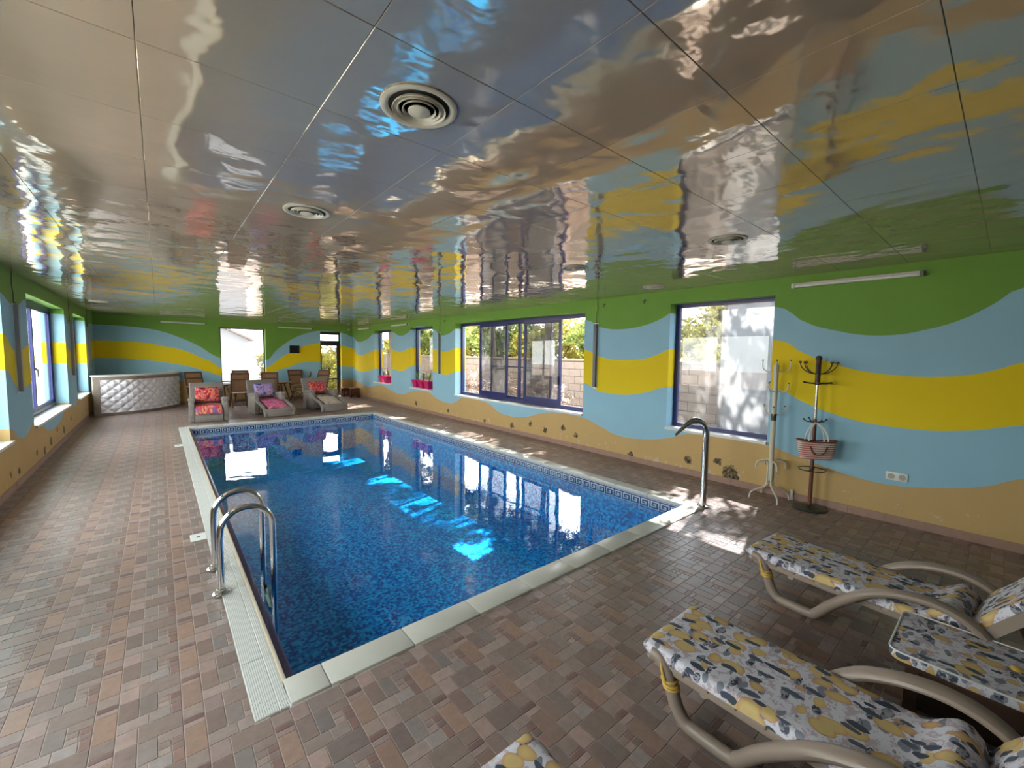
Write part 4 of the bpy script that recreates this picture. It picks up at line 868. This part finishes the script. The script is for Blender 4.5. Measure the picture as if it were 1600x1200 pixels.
# ------------------------------------------------------------------ teak folding chairs, tables, stools
def teak(loc, rz, label):
    t = thing('folding_chair', label, 'chair', loc, rz, 'teak folding chairs around the far tables')
    for s_ in (-1, 1):
        x = s_*.20
        MB().bar((x, -.24, 0), (x, .20, .44), .022, .035, (1, 0, 0)).build('leg', m_teakd, t); MB().bar((x*.88, .24, 0), (x*.88, -.20, .42), .022, .035, (1, 0, 0)).build('leg', m_teakd, t)
        MB().bar((x, .13, .36), (x, .34, .98), .025, .04, (1, 0, 0)).build('back_stile', m_teakd, t)
        MB().bar((x*1.12, -.20, .56), (x*1.12, .24, .60), .045, .022).build('armrest', m_teak, t); MB().bar((x*1.12, -.14, .40), (x*1.12, -.16, .56), .02, .03, (1, 0, 0)).build('arm_post', m_teakd, t)
    for k in range(6):
        y = -.21+.07*k; MB().box(-.19, .19, y, y+.055, .405+.004*k*0, .42).build('seat_slat', m_teak, t, 0)
    for k in range(7):
        x = -.165+.055*k; MB().bar((x, .165, .47), (x, .325, .94), .0525, .012, (0, -.95, .33)).build('back_slat', m_teak, t)
    for z, y in ((.47, .165), (.80, .278), (.96, .333)): MB().bar((-.2, y, z), (.2, y, z), .03, .045, (0, -.33, .95)).build('back_crossbar', m_teakd, t)
    MB().tube([(-.2, .16, .07), (.2, .16, .07)], .01, 8).build('foot_bar', m_teakd, t); MB().tube([(-.17, -.16, .07), (.17, -.16, .07)], .01, 8).build('foot_bar', m_teakd, t)
    return t
c0 = teak((1.70, 14.0, 0), PI, 'teak folding chair seen from behind, in front of the far window')
c0['label'] = 'teak folding chair seen from behind, standing before the far window'
for (x, y, rz, lb) in ((.83, 14.5, .35, 'teak folding chair behind the leftmost wicker chair'), (1.93, 15.1, .0, 'teak folding chair facing the pool directly under the far window'), (2.52, 14.2, PI-.2, 'teak folding chair right of the far window, back to the pool'),
                       (3.27, 14.0, -PI/2-.35, 'teak folding chair seen from the side with crossed legs below the screen'), (3.50, 15.1, .1, 'teak folding chair against the back wall under the screen'), (4.02, 14.75, -.9, 'teak folding chair nearest the glass door')):
    dup(c0, (x, y, 0), rz, lb)
def rtable(loc, label, r=.36):
    t = thing('garden_table', label, 'table', loc, .4)
    for k in range(7):
        a0, a1 = -r+2*r*k/7+.004, -r+2*r*(k+1)/7-.004
        def hw(v): return math.sqrt(max(r*r-v*v, 1e-4))
        n_ = 5; xs_ = [a0+(a1-a0)*i/(n_-1) for i in range(n_)]
        lo = [(x, -hw(x)) for x in xs_]+[(x, hw(x)) for x in xs_[::-1]]; m_ = len(lo)
        MB().add([(x, y, z) for z in (.60, .625) for x, y in lo], [tuple(range(m_))[::-1], tuple(range(m_, 2*m_))]+[(j, (j+1) % m_, m_+(j+1) % m_, m_+j) for j in range(m_)]).build('top_slat', m_teak, t, 0)
    MB().box(-r*.8, r*.8, -.03, .03, .57, .60).box(-.03, .03, -r*.8, -.031, .57, .60).box(-.03, .03, .031, r*.8, .57, .60).build('top_brace', m_teakd, t, 0)
    for a in range(4):
        c_, s_ = math.cos(PI/2*a+PI/4), math.sin(PI/2*a+PI/4); MB().bar((c_*.26, s_*.26, 0), (-c_*.12*0+c_*.10, s_*.10, .57), .03, .04, (0, 0, 1)).build('leg', m_teakd, t)
rtable((1.40, 14.78, 0), 'round teak slatted table left of the far window', .28); rtable((2.92, 14.8, 0), 'round teak slatted table below the screen', .28)
def stool(loc, rz, label):
    t = thing('wooden_stool', label, 'stool', loc, rz)
    MB().rbox(-.15, .15, -.13, .13, .30, .335, .01, 2).build('seat', m_teak, t)
    for sx_ in (-1, 1):
        for sy_ in (-1, 1): MB().bar((sx_*.13, sy_*.11, 0), (sx_*.115, sy_*.095, .30), .045, .045).build('leg', m_rust, t)
    for sy_ in (-1, 1): MB().box(-.115, .115, sy_*.10-.012, sy_*.10+.012, .20, .297).build('apron', m_rust, t, 0)
    MB().box(-.02, .02, -.085, .085, .10, .14).build('stretcher', m_rust, t, 0)
stool((5.12, 15.33, 0), .05, 'dark brown wooden stool right beside the glass door'); stool((5.26, 14.95, 0), -.1, 'dark brown wooden stool in the far right corner')
# ------------------------------------------------------------------ outdoors
struct('', MB().box(-40, XL-TH, -30, 70, -.4, -.13).box(XR+TH, 60, -30, 70, -.4, -.13).box(XL-TH, XR+TH, -30, YF-TH, -.4, -.13).box(XL-TH, XR+TH, YB+TH, 70, -.4, -.13).build('ground', m_soil, smooth=0))
struct('', MB().box(-9, XL-TH-.01, -4, 20, -.129, -.05).build('bounce_slab', M('pale_bounce_surface', (.55, .54, .50), .8, var=.08, scale=4), smooth=0))  # unseen pale slab added to bounce sky light up to the ceiling
gw = thing('garden_wall', 'pale concrete block garden wall outside the right windows', 'wall', (0, 0, 0))
GX = 8.6
MB().box(GX+.02, GX+.16, 2.2, 30, -.15, 1.44).build('wall_core', m_mortar, gw, 0)
bm_ = MB().box(0, .03, .006, .394, .006, .189).mesh('block', m_block, 0); nb_ = 0
cap = MB()
for j in range(8):
    yv = 2.2-(.2 if j % 2 else 0)
    while yv < 29.6:
        if yv >= 2.2:
            if yv < 16 and nb_ < 298: link('block', bm_, gw, (GX+random.uniform(-.004, .004), yv, -.15+.195*j)); nb_ += 1
            else: cap.box(GX, GX+.03, yv+.006, yv+.394, -.15+.195*j+.006, -.15+.195*j+.189)
        yv += .4
tag(cap.build('far_blocks', m_block, gw, 0), kind='stuff')
MB().box(GX-.02, GX+.18, 2.2, 30, 1.44, 1.49).build('wall_coping', m_block, gw, 0)
sw = thing('screen_wall', 'tall white rendered screen wall outside the large right window', 'wall', (0, 0, 0)); MB().box(8.2, 8.35, -1.5, 3.5, -.15, 2.7).build('screen_panel', m_white, sw, 0); MB().box(8.15, 8.4, -1.5, 3.55, 2.7, 2.76).build('screen_coping', m_white, sw, 0)
def leaves(seed, n, clumps, R, size, shell=.55):
    rn = random.Random(seed); mb = MB(); cl = []
    for _ in range(clumps):
        while True:
            p = Vector((rn.uniform(-1, 1), rn.uniform(-1, 1), rn.uniform(-1, 1)))
            if shell < p.length < 1: break
        cl.append((Vector((p.x*R[0], p.y*R[1], p.z*R[2])), rn.uniform(.14, .30)*min(R)))
    for _ in range(n):
        c, cr = rn.choice(cl); p = c+Vector((rn.gauss(0, 1), rn.gauss(0, 1), rn.gauss(0, .8)))*cr*.6
        d = Vector((rn.gauss(0, 1), rn.gauss(0, 1), rn.gauss(0, 1))).normalized(); q = d.orthogonal().normalized(); s = size*rn.uniform(.6, 1.3); k = d.cross(q)
        mb.add([p-d*s, p+q*s*.45+k*s*.1, p+d*s, p-q*s*.45+k*s*.1], [(0, 1, 2), (0, 2, 3)])
    return mb
CM = [leaves(1, 6000, 90, (2.4, 1.4, .95), .11, .2).mesh('crown', m_fol[0], 0), leaves(2, 6000, 90, (2.4, 1.4, .95), .11, .2).mesh('crown', m_fol[1], 0), leaves(3, 3000, 40, (.9, .9, .75), .05, .3).mesh('brush', m_fol[2], 0), leaves(4, 3600, 50, (.9, .9, .75), .07, .3).mesh('bush', m_fol[1], 0), leaves(5, 3000, 60, (2.4, 1.4, .95), .11, .2).mesh('crown', m_fol[0], 0)]
def tree(x, y, h, kind, label, s=1.0, grp='garden trees outside the right windows'):
    t = thing('garden_tree', label, 'tree', (x, y, -.13), 0, grp)
    o = link('crown', CM[kind], t, (0, 0, h)); o.scale = (s, s, s); tag(o, kind='stuff')
    tr = MB().tube(catmull([(0, 0, 0), (.08, .03, h*.35), (-.05, .06, h*.7), (.05, 0, h)], 4), [.11-.0045*i for i in range(13)], 8)
    for a in (.5, 2.4, 4.4): tr.tube([(0, .05, h*.62), (math.cos(a)*.4*s, math.sin(a)*.4*s, h*.9), (math.cos(a)*.8*s, math.sin(a)*.8*s, h+.2*s)], [.05, .035, .015], 6)
    tr.build('trunk', m_bark, t)
    return t
TREES = [(8.95, 3.4, 4.9, 4, 1.0), (9.0, 6.2, 5.0, 1, 1.0), (8.95, 9.0, 4.9, 0, 1.0), (9.0, 11.8, 5.0, 1, 1.0), (8.95, 14.6, 4.9, 0, 1.0), (9.0, 17.4, 5.0, 1, 1.0), (8.95, 20.2, 4.9, 0, 1.0)]
ORD = ['first', 'second', 'third', 'fourth', 'fifth', 'sixth', 'seventh']
for (x, y, h, k, s), o_ in zip(TREES, ORD): tree(x, y, h, k, 'leafy shade tree beyond the block wall, %s from the near end' % o_, s)
for i, (x, y, h, k, s) in enumerate([(13.0, 5.6, 2.2, 1, 1.15), (13.1, 8.9, 2.3, 0, 1.15), (13.0, 12.2, 2.2, 1, 1.15), (13.1, 15.5, 2.3, 0, 1.15), (13.0, 18.8, 2.2, 1, 1.15), (13.1, 22.1, 2.3, 0, 1.15), (13.0, 25.4, 2.2, 1, 1.15)]):
    tree(x, y, h, k, 'low bushy tree behind the shade trees, %s from the near end' % ORD[i], s, 'low trees farther beyond the block wall')
for i, (x, y) in enumerate([(7.5, 5.3), (7.3, 7.2), (7.5, 9.0), (7.6, 11.2), (7.4, 13.5), (7.6, 15.0), (7.6, 17.0)]):
    t = thing('dry_shrub', 'dry greyish shrub inside the garden wall, %s from the near end' % ORD[i], 'shrub', (x, y, -.13), i*1.3, 'dry shrubs along the garden wall')
    o = link('brush_foliage', CM[2], t, (0, 0, .5)); o.scale = (.8, .8, .85); tag(o, kind='stuff'); MB().tube([(0, 0, 0), (.02, .03, .5)], .02, 6).build('stem', m_bark, t)
for i, (x, y, s) in enumerate([(5.3, 18.6, 1.0), (6.5, 20.0, 1.15), (5.0, 21.8, 1.2), (6.3, 23.8, 1.3), (5.6, 27.0, 1.4)]):
    t = thing('hedge_bush', 'pale green bush behind the back wall, %s from the glass door' % ORD[i], 'bush', (x, y, -.13), i*2.1, 'bushes behind the back wall')
    o = link('bush_foliage', CM[3], t, (0, 0, .8*s)); o.scale = (s, s, s*1.1); tag(o, kind='stuff'); MB().tube([(0, 0, 0), (.02, .03, .8*s)], .03, 6).build('stem', m_bark, t)
hs = thing('white_house', 'white house with a shallow gable seen through the far window', 'house', (0, 0, 0))
mb = MB(); mb.add([(-1.5, 24, -.15), (3.35, 24, -.15), (3.35, 24, 2.15), (.9, 24, 2.15+1.2), (-1.5, 24, 2.15), (-1.5, 29, -.15), (3.35, 29, -.15), (3.35, 29, 2.15), (.9, 29, 3.35), (-1.5, 29, 2.15)], [(0,1,2,3,4), (9,8,7,6,5), (0,5,6,1), (1,6,7,2), (2,7,8,3), (3,8,9,4), (4,9,5,0)]); mb.build('house_walls', m_house, hs, 0)
mb = MB(); mb.bar((.88, 26.5, 3.42), (3.6, 26.5, 2.09), 5.4, .08).bar((.92, 26.5, 3.42), (-1.75, 26.5, 2.09), 5.4, .08); mb.build('roof', m_roof, hs, 0)
MB().box(1.2, 2.0, 23.96, 23.999, .6, 1.6).build('house_window', m_glass, hs, 0)
